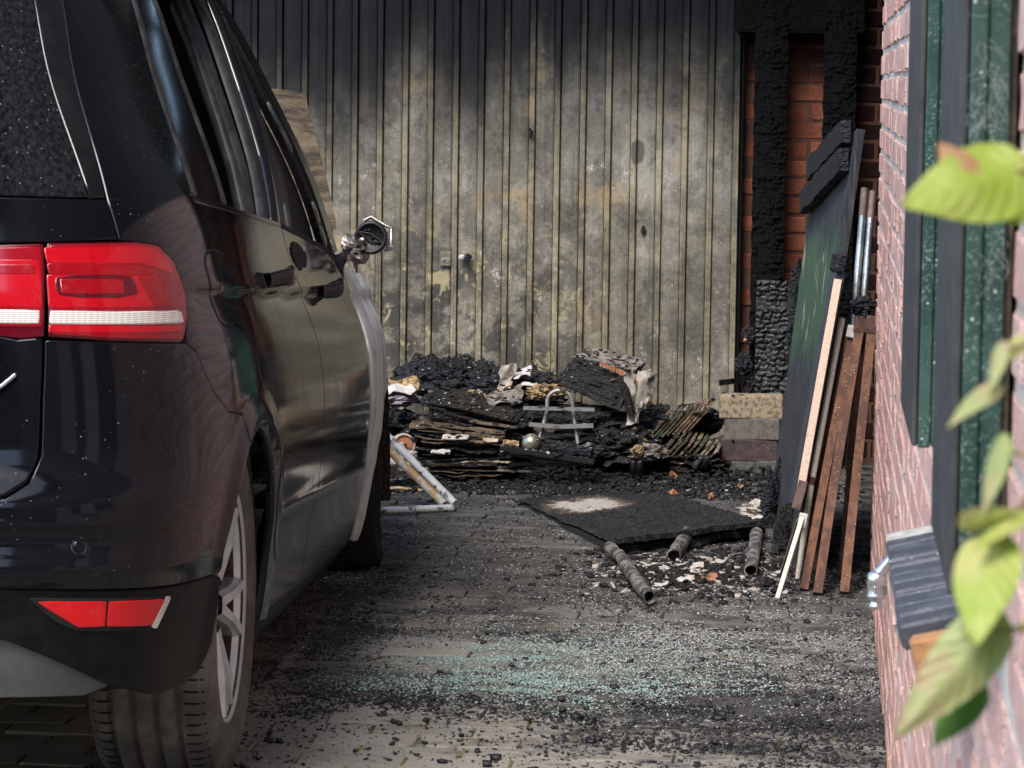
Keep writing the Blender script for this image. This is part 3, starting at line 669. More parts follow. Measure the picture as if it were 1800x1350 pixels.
def skin(name, poly, mat, parent=None, off=0.0, gap=.0022, thick=.014, step=.03, bev=.0025, mirror=True, warp=None):
    """one body panel cut from the skin; its rim rolls inwards like pressed steel"""
    poly = inset(poly, gap); bm = bmesh.new()
    bm.faces.new([bm.verts.new((p[0], p[1], 0)) for p in poly])
    us = [p[0] for p in poly]; zs = [p[1] for p in poly]
    for ax, lo, hi in ((0, min(us), max(us)), (1, min(zs), max(zs))):
        st = step*1.6 if ax == 0 and max(us) > .6 else (.013 if max(us) > .6 else step); k = math.floor(lo/st)+1
        while k*st < hi:
            co = Vector((0, 0, 0)); co[ax] = k*st; no = Vector((0, 0, 0)); no[ax] = 1
            bmesh.ops.bisect_plane(bm, geom=bm.verts[:]+bm.edges[:]+bm.faces[:], plane_co=co, plane_no=no, dist=1e-6); k += 1
    bmesh.ops.triangulate(bm, faces=[f for f in bm.faces if len(f.verts) > 4])
    bm.verts.index_update(); uv = [(v.co.x, v.co.y) for v in bm.verts]; faces = [[v.index for v in f.verts] for f in bm.faces]
    bnd = {}
    for e in bm.edges:
        if len(e.link_faces) == 1:
            lp = e.link_loops[0]; a, b = lp.vert.index, lp.link_loop_next.vert.index
            d = Vector((uv[b][0]-uv[a][0], uv[b][1]-uv[a][1]))
            if d.length > 0: d.normalize()
            bnd[a] = (b, d)
    flip = False
    for f in bm.faces:
        if abs(f.normal.z) > .5: flip = f.normal.z < 0; break
    bm.free()
    inc = {b: d for a, (b, d) in bnd.items()}
    for side in ((1, -1) if mirror else (1,)):
        V = []; N = []; F = []
        for u, z in uv:
            n = Sn(u, z); p = S(u, z)+n*(off+(warp(u, z) if warp else 0))
            if warp:
                e = .01; f_ = lambda a, b: S(a, b)+Sn(a, b)*warp(a, b); n = (f_(u+e, z)-f_(u-e, z)).cross(f_(u, z+e)-f_(u, z-e)).normalized()
            n.y -= .030*sm(.3, .9, u)+.10*sm(1.0, .4, u)*sm(.12, .32, u); n.normalize()
            if side < 0: p.x = -p.x; n.x = -n.x
            V.append(CW(p)); N.append(CN(n))
        F = [list(f) for f in faces]; r1 = {}; r2 = {}
        for a in bnd:
            d = bnd[a][1]+inc.get(a, bnd[a][1]); o2 = Vector((d.y, -d.x)) if not flip else Vector((-d.y, d.x))
            if o2.length > 0: o2.normalize()
            u, z = uv[a]; n = Sn(u, z); q = S(u+o2.x*bev, z+o2.y*bev)+n*(off-bev+(warp(u, z) if warp else 0)); tang = (S(u+o2.x*.01, z+o2.y*.01)-S(u, z)).normalized()
            q2 = q-n*thick; n1 = (n+tang*.9).normalized()
            if side < 0:
                for w in (q, q2, n1, tang): w.x = -w.x
            r1[a] = len(V); V.append(CW(q)); N.append(CN(n1)); r2[a] = len(V); V.append(CW(q2)); N.append(CN(tang))
        for a, (b, d) in bnd.items():
            F.append([b, a, r1[a], r1[b]]); F.append([r1[b], r1[a], r2[a], r2[b]])
        if (side < 0) != flip: F = [f[::-1] for f in F]
        me = bpy.data.meshes.new(name); me.from_pydata([tuple(v) for v in V], [], F); me.materials.append(mat)
        me.polygons.foreach_set("use_smooth", [True]*len(F)); me.update()
        me.normals_split_custom_set_from_vertices([tuple(n) for n in N])
        o = link(bpy.data.objects.new(name, me), parent or car)
        if side == 1: first = o
    return first
def arc(cx, cz, r, a0, a1, n): return [(cx+r*math.cos(rad(a0+(a1-a0)*i/n)), cz+r*math.sin(rad(a0+(a1-a0)*i/n))) for i in range(n+1)]
ARC = (.765, .292, .350)
P_ = MT["paint"]; PD = MT["paint_doors"]
LIGHT = [(-.045, .977), (.128, .981), (.188, .976), (.232, .951), (.254, .912), (.262, .885), (.244, .850), (.212, .817), (.053, .822), (-.068, .829)]
# quarter panel with the rear pillar and the front of the wheel arch
q = [(.094, .984), (.095, 1.051), (.128, 1.231), (.156, 1.374), (.175, 1.46), (.20, 1.545), (.46, 1.545), (.46, 1.485), (.405, 1.40), (.365, 1.30), (.348, 1.22), (.360, 1.14), (.405, 1.085), (.50, 1.052),
     (.70, 1.044), (.93, 1.030), (.912, .93), (.90, .88), (.868, .80), (.850, .745), (.885, .705), (.965, .64), (1.035, .571), (1.075, .48), (1.12, .40), (1.20, .30), (1.205, .252)]
q += arc(*ARC, -7, 112, 22)+[(.617, .677), (.48, .690), (.367, .728), (.300, .768), (.268, .800), (.225, .817), (.244, .850), (.262, .885), (.254, .912), (.232, .951), (.188, .976), (.128, .981)]
skin("quarter_panel", q, P_)
skin("upper_bumper", [(-.09, .64), (-.085, .732), (-.074, .822), (.053, .820), (.225, .814), (.268, .797), (.300, .765), (.367, .725), (.48, .687), (.617, .674)]+arc(*ARC, 114, 158, 10)+[(.432, .416), (.25, .422), (-.08, .428), (-.45, .432), (-.7522, .432), (-.7522, .556), (-.45, .560), (-.20, .565), (-.141, .574), (-.108, .597)], P_, step=.02)
skin("lower_bumper", [(-.7522, .428), (-.08, .424), (.25, .418), (.432, .412), (.438, .36), (.436, .295), (.400, .245), (.316, .236), (.15, .24), (.068, .262), (-.035, .307), (-.131, .345), (-.30, .362), (-.7522, .365)], MT["plastic_black"], step=.025)
skin("diffuser", [(-.7522, .361), (-.30, .358), (-.131, .341), (-.035, .303), (.066, .258), (.02, .243), (-.7522, .235)], MT["plastic_grey"], off=-.012)
skin("tailgate_lower", [(-.7522, .832), (-.30, .832), (-.20, .838), (-.12, .822), (-.080, .826), (-.091, .732), (-.097, .637), (-.112, .602), (-.145, .580), (-.20, .570), (-.7522, .562)], P_)
skin("tailgate_upper", [(-.7522, .966), (-.30, .970), (-.05, .980), (.088, .985), (.088, 1.047), (-.7522, 1.052)], P_, step=.02)
skin("tailgate_window", [(-.7522, 1.056), (.056, 1.052), (.064, 1.21), (.072, 1.351), (.078, 1.45), (-.7522, 1.47)], MT["glass_rear"])
skin("tailgate_frame", [(.060, 1.052), (.089, 1.052), (.122, 1.231), (.150, 1.374), (.168, 1.46), (.083, 1.46), (.076, 1.351), (.068, 1.21)], MT["trim_gloss"])
skin("spoiler", [(-.7522, 1.475), (.078, 1.464), (.170, 1.464), (.195, 1.54), (-.7522, 1.56)], P_)
# tail lamps
lt = skin("tail_light", LIGHT, MT["red_dark"], off=-.002)
I_ = lambda L, d: inset(L, d)
skin("lens", I_(LIGHT, .006), MT["red_mid"], lt, off=.002, gap=0, thick=.004, step=.02)
skin("lens_band", [(-.052, .968), (.120, .972), (.175, .966), (.205, .945), (.218, .925), (.12, .945), (-.052, .945)], MT["red_bright"], lt, off=.0035, gap=.001, thick=.003, step=.02)
skin("lens_grid", [(-.052, .943), (.115, .943), (.155, .934), (.163, .926), (-.052, .927)], MT["red_grid"], lt, off=.0035, gap=.001, thick=.003, step=.02)
skin("lens_field", [(-.056, .925), (.155, .925), (.170, .905), (.190, .875), (-.060, .875)], MT["red_bright"], lt, off=.0035, gap=.001, thick=.003, step=.02)
skin("lens_wedge", [(.108, .922), (.160, .922), (.186, .878), (.132, .878)], MT["red_grid"], lt, off=.005, gap=.001, thick=.003, step=.02)
lf = skin("lamp_bezel", smooth_poly([(-.040, .924), (.092, .924), (.100, .914), (.098, .892), (-.036, .892), (-.044, .905)], (), 1), MT["red_dark"], lt, off=.0055, gap=.0, thick=.003, step=.02)
skin("lamp_reflector", [(-.034, .917), (.074, .917), (.074, .898), (-.034, .898)], MT["red_grid"], lt, off=.0075, gap=.0, thick=.003, step=.02)
skin("reversing_lamp", [(-.058, .868), (.214, .866), (.218, .848), (-.063, .850)], MT["white_lens"], lt, off=.0045, gap=.001, thick=.004, step=.02)
skin("lens_foot", [(-.064, .846), (.212, .844), (.204, .834), (-.065, .836)], MT["red_bright"], lt, off=.0035, gap=.001, thick=.003, step=.02)
lt2 = skin("tailgate_light", [(-.36, .955), (-.30, .966), (-.052, .976), (-.076, .829), (-.115, .825), (-.17, .832), (-.22, .846), (-.32, .90)], MT["red_dark"], off=-.002)
skin("lens", [(-.34, .952), (-.30, .960), (-.060, .969), (-.078, .846), (-.15, .846), (-.22, .858), (-.30, .905)], MT["red_mid"], lt2, off=.002, gap=.0, thick=.004, step=.02)
skin("lens_field", [(-.32, .945), (-.068, .948), (-.074, .876), (-.24, .876)], MT["red_bright"], lt2, off=.0035, gap=.0, thick=.003, step=.02)
skin("lens_grid", [(-.31, .938), (-.075, .940), (-.077, .928), (-.29, .926)], MT["red_grid"], lt2, off=.005, gap=.0, thick=.003, step=.02)
skin("reversing_lamp", [(-.22, .868), (-.080, .868), (-.083, .851), (-.20, .851)], MT["white_lens"], lt2, off=.0045, gap=.0, thick=.004, step=.02)
# reflectors in the bumper, parking sensor, letter on the tailgate
rb = skin("reflector", [(-.094, .413), (.172, .406), (.140, .357), (-.012, .362), (-.05, .378)], MT["gap_black"], off=.004, gap=.0, thick=.004, step=.02)
skin("reflector_lens", [(-.082, .409), (.034, .407), (.036, .368), (-.010, .368)], MT["red_reflector"], rb, off=.0065, gap=.001, thick=.003, step=.02)
skin("reflector_lens", [(.041, .407), (.150, .403), (.126, .364), (.041, .368)], MT["red_reflector"], rb, off=.0065, gap=.001, thick=.003, step=.02)
skin("reflector_rim", [(.155, .405), (.166, .405), (.138, .358), (.128, .361)], MT["chrome"], rb, off=.006, gap=.0, thick=.003, step=.02)
pn = S(-.018, .497); nn = Sn(-.018, .497)
def carobj(name, mb, mats, parent=None): return mb.build(name, mats, parent or car)
sn_ = carobj("parking_sensor", MB().lathe([(.0001, .0015), (.0095, .0015), (.0105, .0005), (.0105, -.004)], CW(pn), CN(nn), 24), P_)
carobj("sensor_ring", MB().lathe([(.0108, .0), (.0118, .0016), (.0128, .0)], CW(pn), CN(nn), 24), MT["seal_grey"], sn_)
a_, b_ = (-.128, .768), (-.168, .738)
carobj("badge_stroke", MB().path([CW(S(*a_)+Sn(*a_)*.004), CW(S(-.150, .750)+Sn(-.150, .750)*.004), CW(S(*b_)+Sn(*b_)*.004)], .004, 6), MT["chrome"])
# fuel flap
FU = smooth_poly([(.44, .965), (.665, .961), (.72, .90), (.675, .828), (.495, .832), (.455, .895)], (), 2)
fl = skin("fuel_flap", FU, MT["gap_black"], off=.0008, gap=0, thick=.002, mirror=False, bev=.0005); skin("flap_cover", inset(FU, .005), P_, fl, off=.0030, gap=0, thick=.003, mirror=False, bev=.0035)
# doors
RD = [(.934, 1.028), (1.20, 1.018), (1.625, .996), (1.70, .93), (1.79, .86), (1.85, .78), (1.862, .65), (1.84, .45), (1.80, .245), (1.50, .252), (1.208, .259), (1.204, .30), (1.124, .40), (1.079, .48), (1.039, .571), (.969, .643), (.889, .708), (.854, .746), (.872, .80), (.904, .88), (.916, .93)]
skin("rear_door", RD, PD)
FD = [(1.631, .996), (2.10, .968), (2.55, .938), (2.80, .915), (2.90, .865), (2.925, .79), (2.90, .70), (2.935, .58), (3.0, .44), (3.055, .30), (3.05, .215), (2.5, .228), (1.806, .243), (1.846, .45), (1.868, .65), (1.856, .78), (1.796, .86), (1.706, .93)]
skin("front_door", FD, PD)
skin("sill", [(1.11, .246), (1.21, .252), (1.81, .237), (2.5, .222), (3.06, .209), (3.19, .205), (3.19, .172), (2.4, .172), (1.6, .178), (1.12, .19)], MT["plastic_black"], off=-.004)
FE = [(2.83, .905), (3.05, .885), (3.5, .85), (4.0, .80), (4.2, .76), (4.2, .45), (3.98, .40)]+arc(3.565, .285, .365, 18, 165, 20)+[(3.20, .34), (3.19, .205), (3.066, .213), (3.06, .30), (3.005, .44), (2.94, .58), (2.906, .70), (2.93, .79), (2.905, .868)]
skin("front_fender", FE, MT["fender_burnt"], off=.004, warp=lambda u, z: .012*sm(2.84, 3.35, u)*sm(1.0, .7, z)+.006*mn.noise(Vector((u*9, z*7, 1)))+.003*mn.noise(Vector((u*24, z*18, 4))))
skin("front_bumper", [(3.99, .39), (4.205, .44), (4.49, .45), (4.49, .20), (4.0, .20)], MT["char"], off=-.004)
skin("paint_blister", smooth_poly([(1.74, .945), (1.80, .962), (1.90, .958), (2.0, .945), (2.07, .925), (2.02, .905), (1.93, .912), (1.86, .900), (1.79, .915)], (), 1), MT["char"], off=.0012, gap=0, thick=.002, mirror=False, warp=lambda u, z: .0025+.004*mn.noise(Vector((u*40, z*60, 2))))
# glass and pillars
skin("quarter_glass", [(.468, 1.478), (.414, 1.40), (.374, 1.30), (.358, 1.22), (.370, 1.142), (.412, 1.093), (.502, 1.059), (.538, 1.057), (.640, 1.38), (.672, 1.478)], MT["glass_tint"], off=-.006)
skin("window_divider", [(.541, 1.056), (.560, 1.055), (.664, 1.38), (.696, 1.478), (.676, 1.478), (.644, 1.38)], MT["seal_grey"], off=-.001)
skin("door_vent_glass", [(.568, 1.054), (.835, 1.042), (.868, 1.22), (.888, 1.40), (.896, 1.478), (.702, 1.478), (.670, 1.38)], MT["glass_tint"], off=-.007)
skin("window_channel", [(.838, 1.042), (.858, 1.041), (.890, 1.22), (.910, 1.40), (.918, 1.478), (.900, 1.478), (.890, 1.40), (.871, 1.22)], MT["seal_grey"], off=-.003)
skin("door_frame", [(1.50, 1.008), (1.565, 1.005), (1.66, 1.14), (1.735, 1.28), (1.80, 1.42), (1.82, 1.478), (1.755, 1.478), (1.735, 1.42), (1.67, 1.28), (1.595, 1.14)], MT["seal_grey"], off=-.016)
skin("pillar_cover", [(1.568, 1.005), (1.605, 1.002), (1.70, 1.14), (1.772, 1.28), (1.835, 1.42), (1.855, 1.478), (1.824, 1.478), (1.804, 1.42), (1.739, 1.28), (1.664, 1.14)], MT["trim_gloss"], off=.002)
skin("glass_shard", [(1.61, 1.0), (1.92, .982), (1.97, 1.10), (1.93, 1.16), (1.98, 1.27), (1.945, 1.33), (1.93, 1.42), (1.86, 1.45), (1.845, 1.42), (1.782, 1.28), (1.71, 1.14)], MT["glass_soot"], off=-.006)
skin("sooty_glass", [(1.95, .980), (2.70, .932), (2.64, .985), (2.43, 1.125), (2.23, 1.245), (2.05, 1.345), (1.95, 1.40), (2.01, 1.27), (1.965, 1.16), (2.0, 1.10)], MT["char"], off=-.03)
APO = [(1.99, 1.50), (2.15, 1.42), (2.35, 1.30), (2.55, 1.18), (2.75, 1.05), (2.93, .925)]; API = [(2.80, .925), (2.64, 1.02), (2.44, 1.15), (2.24, 1.27), (2.06, 1.37), (1.93, 1.44)]
skin("front_pillar", APO+API, MT["trim_gloss"], off=.0)
skin("window_seal", [(2.80, .921), (2.62, 1.025), (2.42, 1.155), (2.22, 1.272), (2.04, 1.372), (1.92, 1.435), (1.905, 1.415), (2.03, 1.345), (2.20, 1.245), (2.39, 1.13), (2.58, 1.0), (2.70, .93)], MT["char"], off=-.008)
skin("roof_rail", [(.464, 1.545), (.464, 1.488), (.9, 1.486), (1.86, 1.484), (1.93, 1.446), (1.99, 1.503), (1.9, 1.545)], P_, off=.002)
skin("belt_trim", [(.50, 1.0515), (.93, 1.030), (1.60, 1.001), (1.60, .996), (.93, 1.025), (.50, 1.046)], MT["trim_gloss"], off=.003, gap=0, thick=.006)
skin("belt_trim", [(1.63, 1.0), (2.10, .972), (2.55, .942), (2.80, .920), (2.80, .914), (2.55, .936), (2.10, .966), (1.63, .994)], MT["char"], off=.003, gap=0, thick=.006)
# green slivers of broken glass along the front window
for (u0, z0, u1, z1) in ((2.18, 1.262, 2.26, 1.215), (2.27, 1.21, 2.33, 1.17), (2.52, 1.045, 2.58, 1.005), (2.60, .99, 2.66, .955), (1.80, 1.005, 1.815, 1.04)):
    skin("glass_crumb", [(u0, z0), (u1, z1), (u1-.008, z1-.012), (u0-.006, z0-.014)], MT["glass_clear"], off=.0, gap=0, thick=.004, mirror=False)
# skin behind the gaps, roof, floor, cabin
def shell():
    mb = MB()
    for side in (1, -1):
        def f(a, b):
            u = -.74+4.9*a; z = .24+b*(.735-.08*a); p = S(u, z)-Sn(u, z)*.03; return CW((p.x*side, p.y, p.z))
        w = 40; h = 12
        P = [[f(i/w, j/h) for j in range(h+1)] for i in range(w+1)]
        for i in range(w):
            for j in range(h):
                u = -.74+4.9*(i+.5)/w; z = .24+(j+.5)/h*(.735-.08*(i+.5)/w)
                if math.hypot(u-.765, z-.292) < .40 or math.hypot(u-3.565, z-.285) < .42: continue
                mb.add([P[i][j], P[i+1][j], P[i+1][j+1], P[i][j+1]], [(0, 1, 2, 3)])
    return mb
carobj("inner_shell", shell(), MT["gap_black"])
mb = MB()
def rf(a, b):
    s = .42+1.55*b; x = (a*2-1)*.655*(1-.10*(1-b)); z = 1.545+.075*(1-(a*2-1)**2)*(.7+.3*b)-.03*(1-b)**3; return CW((x, s, z))
mb.grid(rf, 16, 20, 0, True, .03, (0, 0, -1)); carobj("roof", mb, P_)
mb = MB(); mb.box((0, 0, 0), (1.0, 1.0, 1.0)); vs = []
def cbox(mb, x0, x1, s0, s1, z0, z1, m=0, ch=.02):
    t = MB().box(((x0+x1)/2, (s0+s1)/2, (z0+z1)/2), (x1-x0, s1-s0, z1-z0), None, ch); return mb.add([CW(v) for v in t.v], t.f, m)
mb = MB(); cbox(mb, -.56, .56, .10, 4.3, .19, .27); cbox(mb, -.80, .80, 1.15, 3.15, .20, .28); cbox(mb, -.5, .5, .05, .12, .24, .42)
carobj("underbody", mb, MT["interior_dark"])
for x in (-.66, -.08, .42): mb = MB(); cbox(mb, x-.22, x+.24, 1.30, 1.44, .52, 1.14, 0, .05); cbox(mb, x-.22, x+.24, 1.445, 1.86, .42, .56, 0, .05); cbox(mb, x-.12, x+.14, 1.32, 1.41, 1.15, 1.30, 0, .03); carobj("rear_seat", mb, MT["interior_dark"])
for x in (-.42, .42): mb = MB(); cbox(mb, x-.25, x+.25, 2.20, 2.34, .46, .98, 0, .05); cbox(mb, x-.25, x+.25, 2.345, 2.80, .36, .50, 0, .05); cbox(mb, x-.14, x+.14, 2.22, 2.32, 1.0, 1.22, 0, .04); cbox(mb, x-.03, x+.03, 2.25, 2.29, .97, 1.01, 0, .005); carobj("front_seat", mb, MT["interior_dark"])
mb = MB(); cbox(mb, -.78, .78, 3.0, 3.35, .55, .86, 0, .06); carobj("dashboard", mb, MT["char"])
for (u0, z0, u1, z1, r) in ((1.50, .95, 1.70, 1.47, .022), (.80, 1.0, .86, 1.47, .018), (1.44, .95, 1.63, 1.47, .012)):
    for sd in (1, -1):
        pts = []
        for i in range(7):
            t = i/6; u = u0+(u1-u0)*t; z = z0+(z1-z0)*t; p = S(u, z)-Sn(u, z)*.055; pts.append(CW((p.x*sd, p.y, p.z)))
        carobj("pillar_core", MB().path(pts, r, 8), MT["seal_grey"])
# wheel arch liners
for ax, ac in ((.765, .292), (3.565, .285)):
    for sd in (1, -1):
        carobj("arch_liner", MB().grid(lambda a, b: CW((sd*(.56+.31*b-(.006*mn.noise(Vector((a*30, b*9, 1))))), ax+(.362+.01*mn.noise(Vector((a*14, b*5, 2))))*math.cos(rad(-8+180*a)), ac+(.362+.01*mn.noise(Vector((a*14, b*5, 3))))*math.sin(rad(-8+180*a)))), 60, 10), MT["arch_liner"])
# door handles
for (uc, zc) in ((1.27, .893), (2.27, .846)):
    for sd in ((1, -1)):
        cup = MB(); pts = []; rings = []
        cupc = S(uc, zc-.004); n0 = Sn(uc, zc)
        def hp(t, k):
            u = uc-.085+.17*t; z = zc+.002; n = Sn(u, z); out = .002+.034*sm(0, .22, t)*sm(1, .78, t)
            w = .0215*(1-.3*abs(t-.5)*2); th = .0125*(.45+.55*sm(0, .25, t)*sm(1, .75, t))
            a = 2*math.pi*k/10; p = S(u, z)+n*(out+th*math.cos(a)); p.z += w*math.sin(a); p.x *= sd; return CW(p)
        mb = MB(); mb.grid(lambda a, b: hp(a, b*10), 18, 10)
        h_ = carobj("door_handle", mb, MT["trim_gloss"])
# wheels
def wheel(s, sd, burnt=False):
    c = CW((sd*.758, s, AXZ)); c.z = .318 if not burnt else .235; axv = CN(Vector((sd, 0, 0))).normalized()
    if burnt: axv = (Matrix.Rotation(rad(3), 3, 'Z') @ axv)
    w = MB()
    if not burnt:
        prof = [(.205, -.100), (.235, -.112), (.275, -.113), (.300, -.105), (.313, -.092)]
        edges = [-.075, -.048, -.012, .018, .045, .075]
        rr = lambda h: .3225-.008*(h/.1)**2
        for h in (-.066, -.026, .014, .052):
            prof += [(rr(h-.006), h-.006), (rr(h)-.007, h-.0045), (rr(h)-.007, h+.0045), (rr(h+.006), h+.006)]
            prof += [(rr(h+.02), h+.02)]
        prof = sorted(prof[:5], key=lambda q: q[1])+prof[5:] if False else prof
        prof += [(.313, .092), (.300, .105), (.275, .113), (.255, .1135), (.2535, .1115), (.235, .112), (.213, .102), (.205, .096)]
        t = MB().lathe(prof, c, axv, 120).build("wheel", MT["tyre_rubber"], car)
        # shoulder sipes
        sp = MB(); u = axv.orthogonal().normalized(); v = axv.cross(u)
        for k in range(84):
            a = 2*math.pi*k/84; d = u*math.cos(a)+v*math.sin(a); tg = axv.cross(d)
            for hs in (1, -1):
                sp.path([c+axv*(hs*.064)+d*.3198, c+axv*(hs*.082)+d*.3172+tg*.003, c+axv*(hs*.098)+d*.3075+tg*.006], 0, sq=(.0022, .003), up=tuple(d))
        tag(sp.build("tread_sipes", MT["gap_black"], t), kind="stuff")
        rim = MB().lathe([(.206, .099), (.2135, .1035), (.2125, .098), (.203, .092), (.200, .082)], c, axv, 72); rim.build("rim", MT["alloy"], t); MB().lathe([(.200, .082), (.190, .02), (.188, -.09)], c, axv, 72).build("rim_barrel", MT["rust_dark"], t)
        spk = MB()
        for k in range(5):
            for da, wd in ((-9.5, .030), (9.5, .030)):
                a = rad(72*k+17+da*.55); a2 = rad(72*k+17+da*1.25); d0 = u*math.cos(a)+v*math.sin(a); d1 = u*math.cos(a2)+v*math.sin(a2)
                p0 = c+d0*.050; p1 = c+d1*.203; tg = axv.cross((d0+d1).normalized())
                def sec(p, w2, h, dp): return [p+tg*w2/2+axv*(h-.012), p+tg*w2*.28+axv*h, p-tg*w2*.28+axv*h, p-tg*w2/2+axv*(h-.012), p-tg*w2/2+axv*(h-dp), p+tg*w2/2+axv*(h-dp)]
                rs = [sec(p0, .036, .082, .03), sec(p0.lerp(p1, .5), .026, .095, .03), sec(p1, .030, .099, .035)]
                vs = [q for r_ in rs for q in r_]; fs = [(i*6+j, i*6+(j+1) % 6, (i+1)*6+(j+1) % 6, (i+1)*6+j) for i in range(2) for j in range(6)]; spk.add(vs, fs, 0, False)
        spk.build("spokes", MT["alloy"], t)
        MB().lathe([(.0001, .078), (.026, .077), (.031, .071), (.062, .066), (.068, .05), (.068, .0)], c, axv, 32).build("hub_cap", MT["alloy"], t)
        MB().lathe([(.0001, .005), (.14, .005), (.14, -.01)], c, axv, 40).build("brake_disc", MT["rust_dark"], t)
    else:
        prof = [(.17, -.09), (.235, -.105), (.262, -.09), (.272, 0), (.262, .085), (.235, .108), (.20, .108), (.165, .095), (.155, .05), (.0001, .05)]
        m_ = MB().lathe(prof, c, axv, 64); vs = []
        for q in m_.v:
            q = Vector(q); nz = mn.noise(q*22)*.012+mn.noise(q*60)*.006; q += (q-c).normalized()*nz
            if q.z < .012: q = Vector((q.x, q.y, .004+.01*abs(nz)*20))+(q-c)*.10*Vector((1, 1, 0)).length*.5*0
            if q.z < .10: q.x += (q.x-c.x)*.10*(1-q.z/.10)
            vs.append(q)
        m_.v = [tuple(q) for q in vs]; m_.build("wheel", MT["char_soft"], car)
for sd in (1, -1): wheel(.82, sd); wheel(3.60, sd, True)
carobj("windscreen", MB().grid(lambda a, b: CW(((a*2-1)*(.60+.10*b-.0*a), 2.08+1.05*b+.05*(1-(a*2-1)**2)-.05, 1.515-.50*b+.03*(1-(a*2-1)**2)+.02*mn.noise(Vector((a*5, b*5, 6))))), 14, 12, 0, True, .006), MT["glass_soot"])
carobj("parcel_shelf", MB().grid(lambda a, b: CW(((a*2-1)*.70, .45+.85*b, 1.02)), 4, 4, 0, True, .01), MT["interior_dark"])
# burnt bonnet, sprung open at the front
def bon(a, b):
    k = a*2-1; s = 3.20+1.07*b-.05*abs(k)**4*b; x = k*(.79-.205*b); z = 1.01+.35*b+.03*(1-k*k)-.10*max(0, b-.85)+.008*mn.noise(Vector((a*7, b*7, 3)))-.12*max(0, .12-b)
    return CW((x, s, z))
carobj("bonnet", MB().grid(bon, 26, 22, 0, True, .018, (0, .1, -1)), MT["bonnet_burnt"])
def gd2(a, b):
    return CW((.62+.10*a*(1-b)+.05*a, 3.05+.30*b, .90-.02*b+.16*b*a))
carobj("cowl_panel", MB().grid(gd2, 6, 6, 0, True, .006), MT["bonnet_burnt"])
# melted mirror
mp = at(652, 418, 8.15); base_ = at(598, 470, 8.05)
mr = MB()
def crum(a, b):
    th = 2*math.pi*a; ph = math.pi*b; q = Vector((math.sin(ph)*math.cos(th), math.sin(ph)*math.sin(th), math.cos(ph)))
    n = 1+.45*mn.noise(q*2.7+Vector((3, 1, 7)))+.25*mn.noise(q*6); c0 = at(626, 437, 8.17)
    return c0+Vector((q.x*.036, q.y*.05, q.z*.036))*n
mr.grid(crum, 28, 18, 0, False)
mirr = carobj("wing_mirror", mr, MT["foil"])
vd = Vector((.05, -1, .08)).normalized()
dm = MB().lathe([(.0001, .012), (.030, .010), (.0315, .016), (.037, .017), (.040, .010), (.040, -.015)], mp, vd, 30)
ux = vd.cross(Vector((0, 0, 1))).normalized(); uz = ux.cross(vd)
for sgn in (1, -1): dm.path([mp+vd*.013+ux*(-.03)+uz*(-.012), mp+vd*.016+uz*(.010*sgn), mp+vd*.013+ux*.03+uz*.014], .0022, 5)
for (a, b) in ((.012, .017), (-.004, .0), (.014, -.014), (.004, .019), (.02, -.010)): dm.box(mp+vd*.014+ux*a+uz*b, (.007, .006, .007), rotm(0, 30, 0), .001)
carobj("mirror_motor", dm, MT["black_bar"], mirr)
br = MB(); a0 = at(668, 398, 8.18); b0 = at(689, 437, 8.18)
br.path([at(640, 388, 8.19), at(652, 381, 8.19), at(676, 396, 8.19), at(688, 400, 8.19), at(688, 436, 8.18), at(676, 440, 8.18)], .005, 6); br.box(at(682, 420, 8.19), (.014, .006, .045), rotm(0, -6, 0), .002); br.box(at(686, 436, 8.18), (.018, .012, .012), None, .002)
carobj("mirror_bracket", br, MT["foil"], mirr)
ch_ = MB().path([at(602, 452, 8.12), at(588, 466, 8.08), at(592, 480, 8.08), at(600, 492, 8.1)], [.012, .022, .018, .008], 9); ch_.v = [tuple(Vector(q)+Vector((0, 0, 1))*.008*mn.noise(Vector(q)*90)) for q in ch_.v]
carobj("mirror_stub", ch_, MT["char"], mirr)

# ------------------------------------------------------------------ shutters, sill, tap
def shutter_thing(y0, y1, label):
    t = thing("window_shutter", (.13, (y0+y1)/2, .88), label, "shutter", "green window shutters")
    xo = .109; xi = .143; z0 = .875; z1 = 2.1
    n = 6; w = (y1-y0)
    boxc(xo+.004, xo+.017, y0, y1, z0, z1, .0015).build("outer_board", MT["shutter_green"], t)
    boxc(xo+.018, xi, y0+.001, y1, z0+.001, z1, .0015).build("inner_board", MT["shutter_green"], t)
    for i in range(n):
        boxc(xo-.003, xo+.0035, y0+.006+w*i/n, y0+w*(i+1)/n-.004, z0+.001, z1, .002).build("slat", MT["shutter_edge"], t)
    boxc(xi+.0005, WX-.001, y0+.012, y1-.02, z0+.01, z1).build("spacer", MT["caulk"], t); return t
sh2 = shutter_thing(2.64, 3.07, "dark green window shutter nearest the camera, its edge hung with cobwebs")
sh1 = shutter_thing(3.74, 4.27, "dark green window shutter farther back, ending higher in the picture")
web = MB()
for (cx, cy, n, sp) in ((1740, 175, 30, 36), (1748, 430, 10, 28), (1740, 90, 8, 30)):
    for _ in range(n):
        x = cx+random.gauss(0, sp*.4); y = cy+random.gauss(0, sp); pts = []; a = random.uniform(-1.2, 1.2)+math.pi/2
        for k in range(6):
            x = min(1772, max(1700, x)); pts.append(at(x, y, 2.632-random.random()*.004)); a += random.gauss(0, .35); x += math.cos(a)*11; y += math.sin(a)*11
        web.path(pts, .0001, 4, caps=False)
tag(web.build("cobweb", MT["web"], sh2), kind="stuff")
sill = thing("window_sill", (.11, 3.42, .76), "sloping black brick window sill with pale joints below the near shutter", "window sill")
sl = Matrix.Rotation(-rad(13), 3, 'Y'); y = 3.095; wid = [.058, .060, .066, .024, .062, .060, .064, .026, .060, .062, .058]
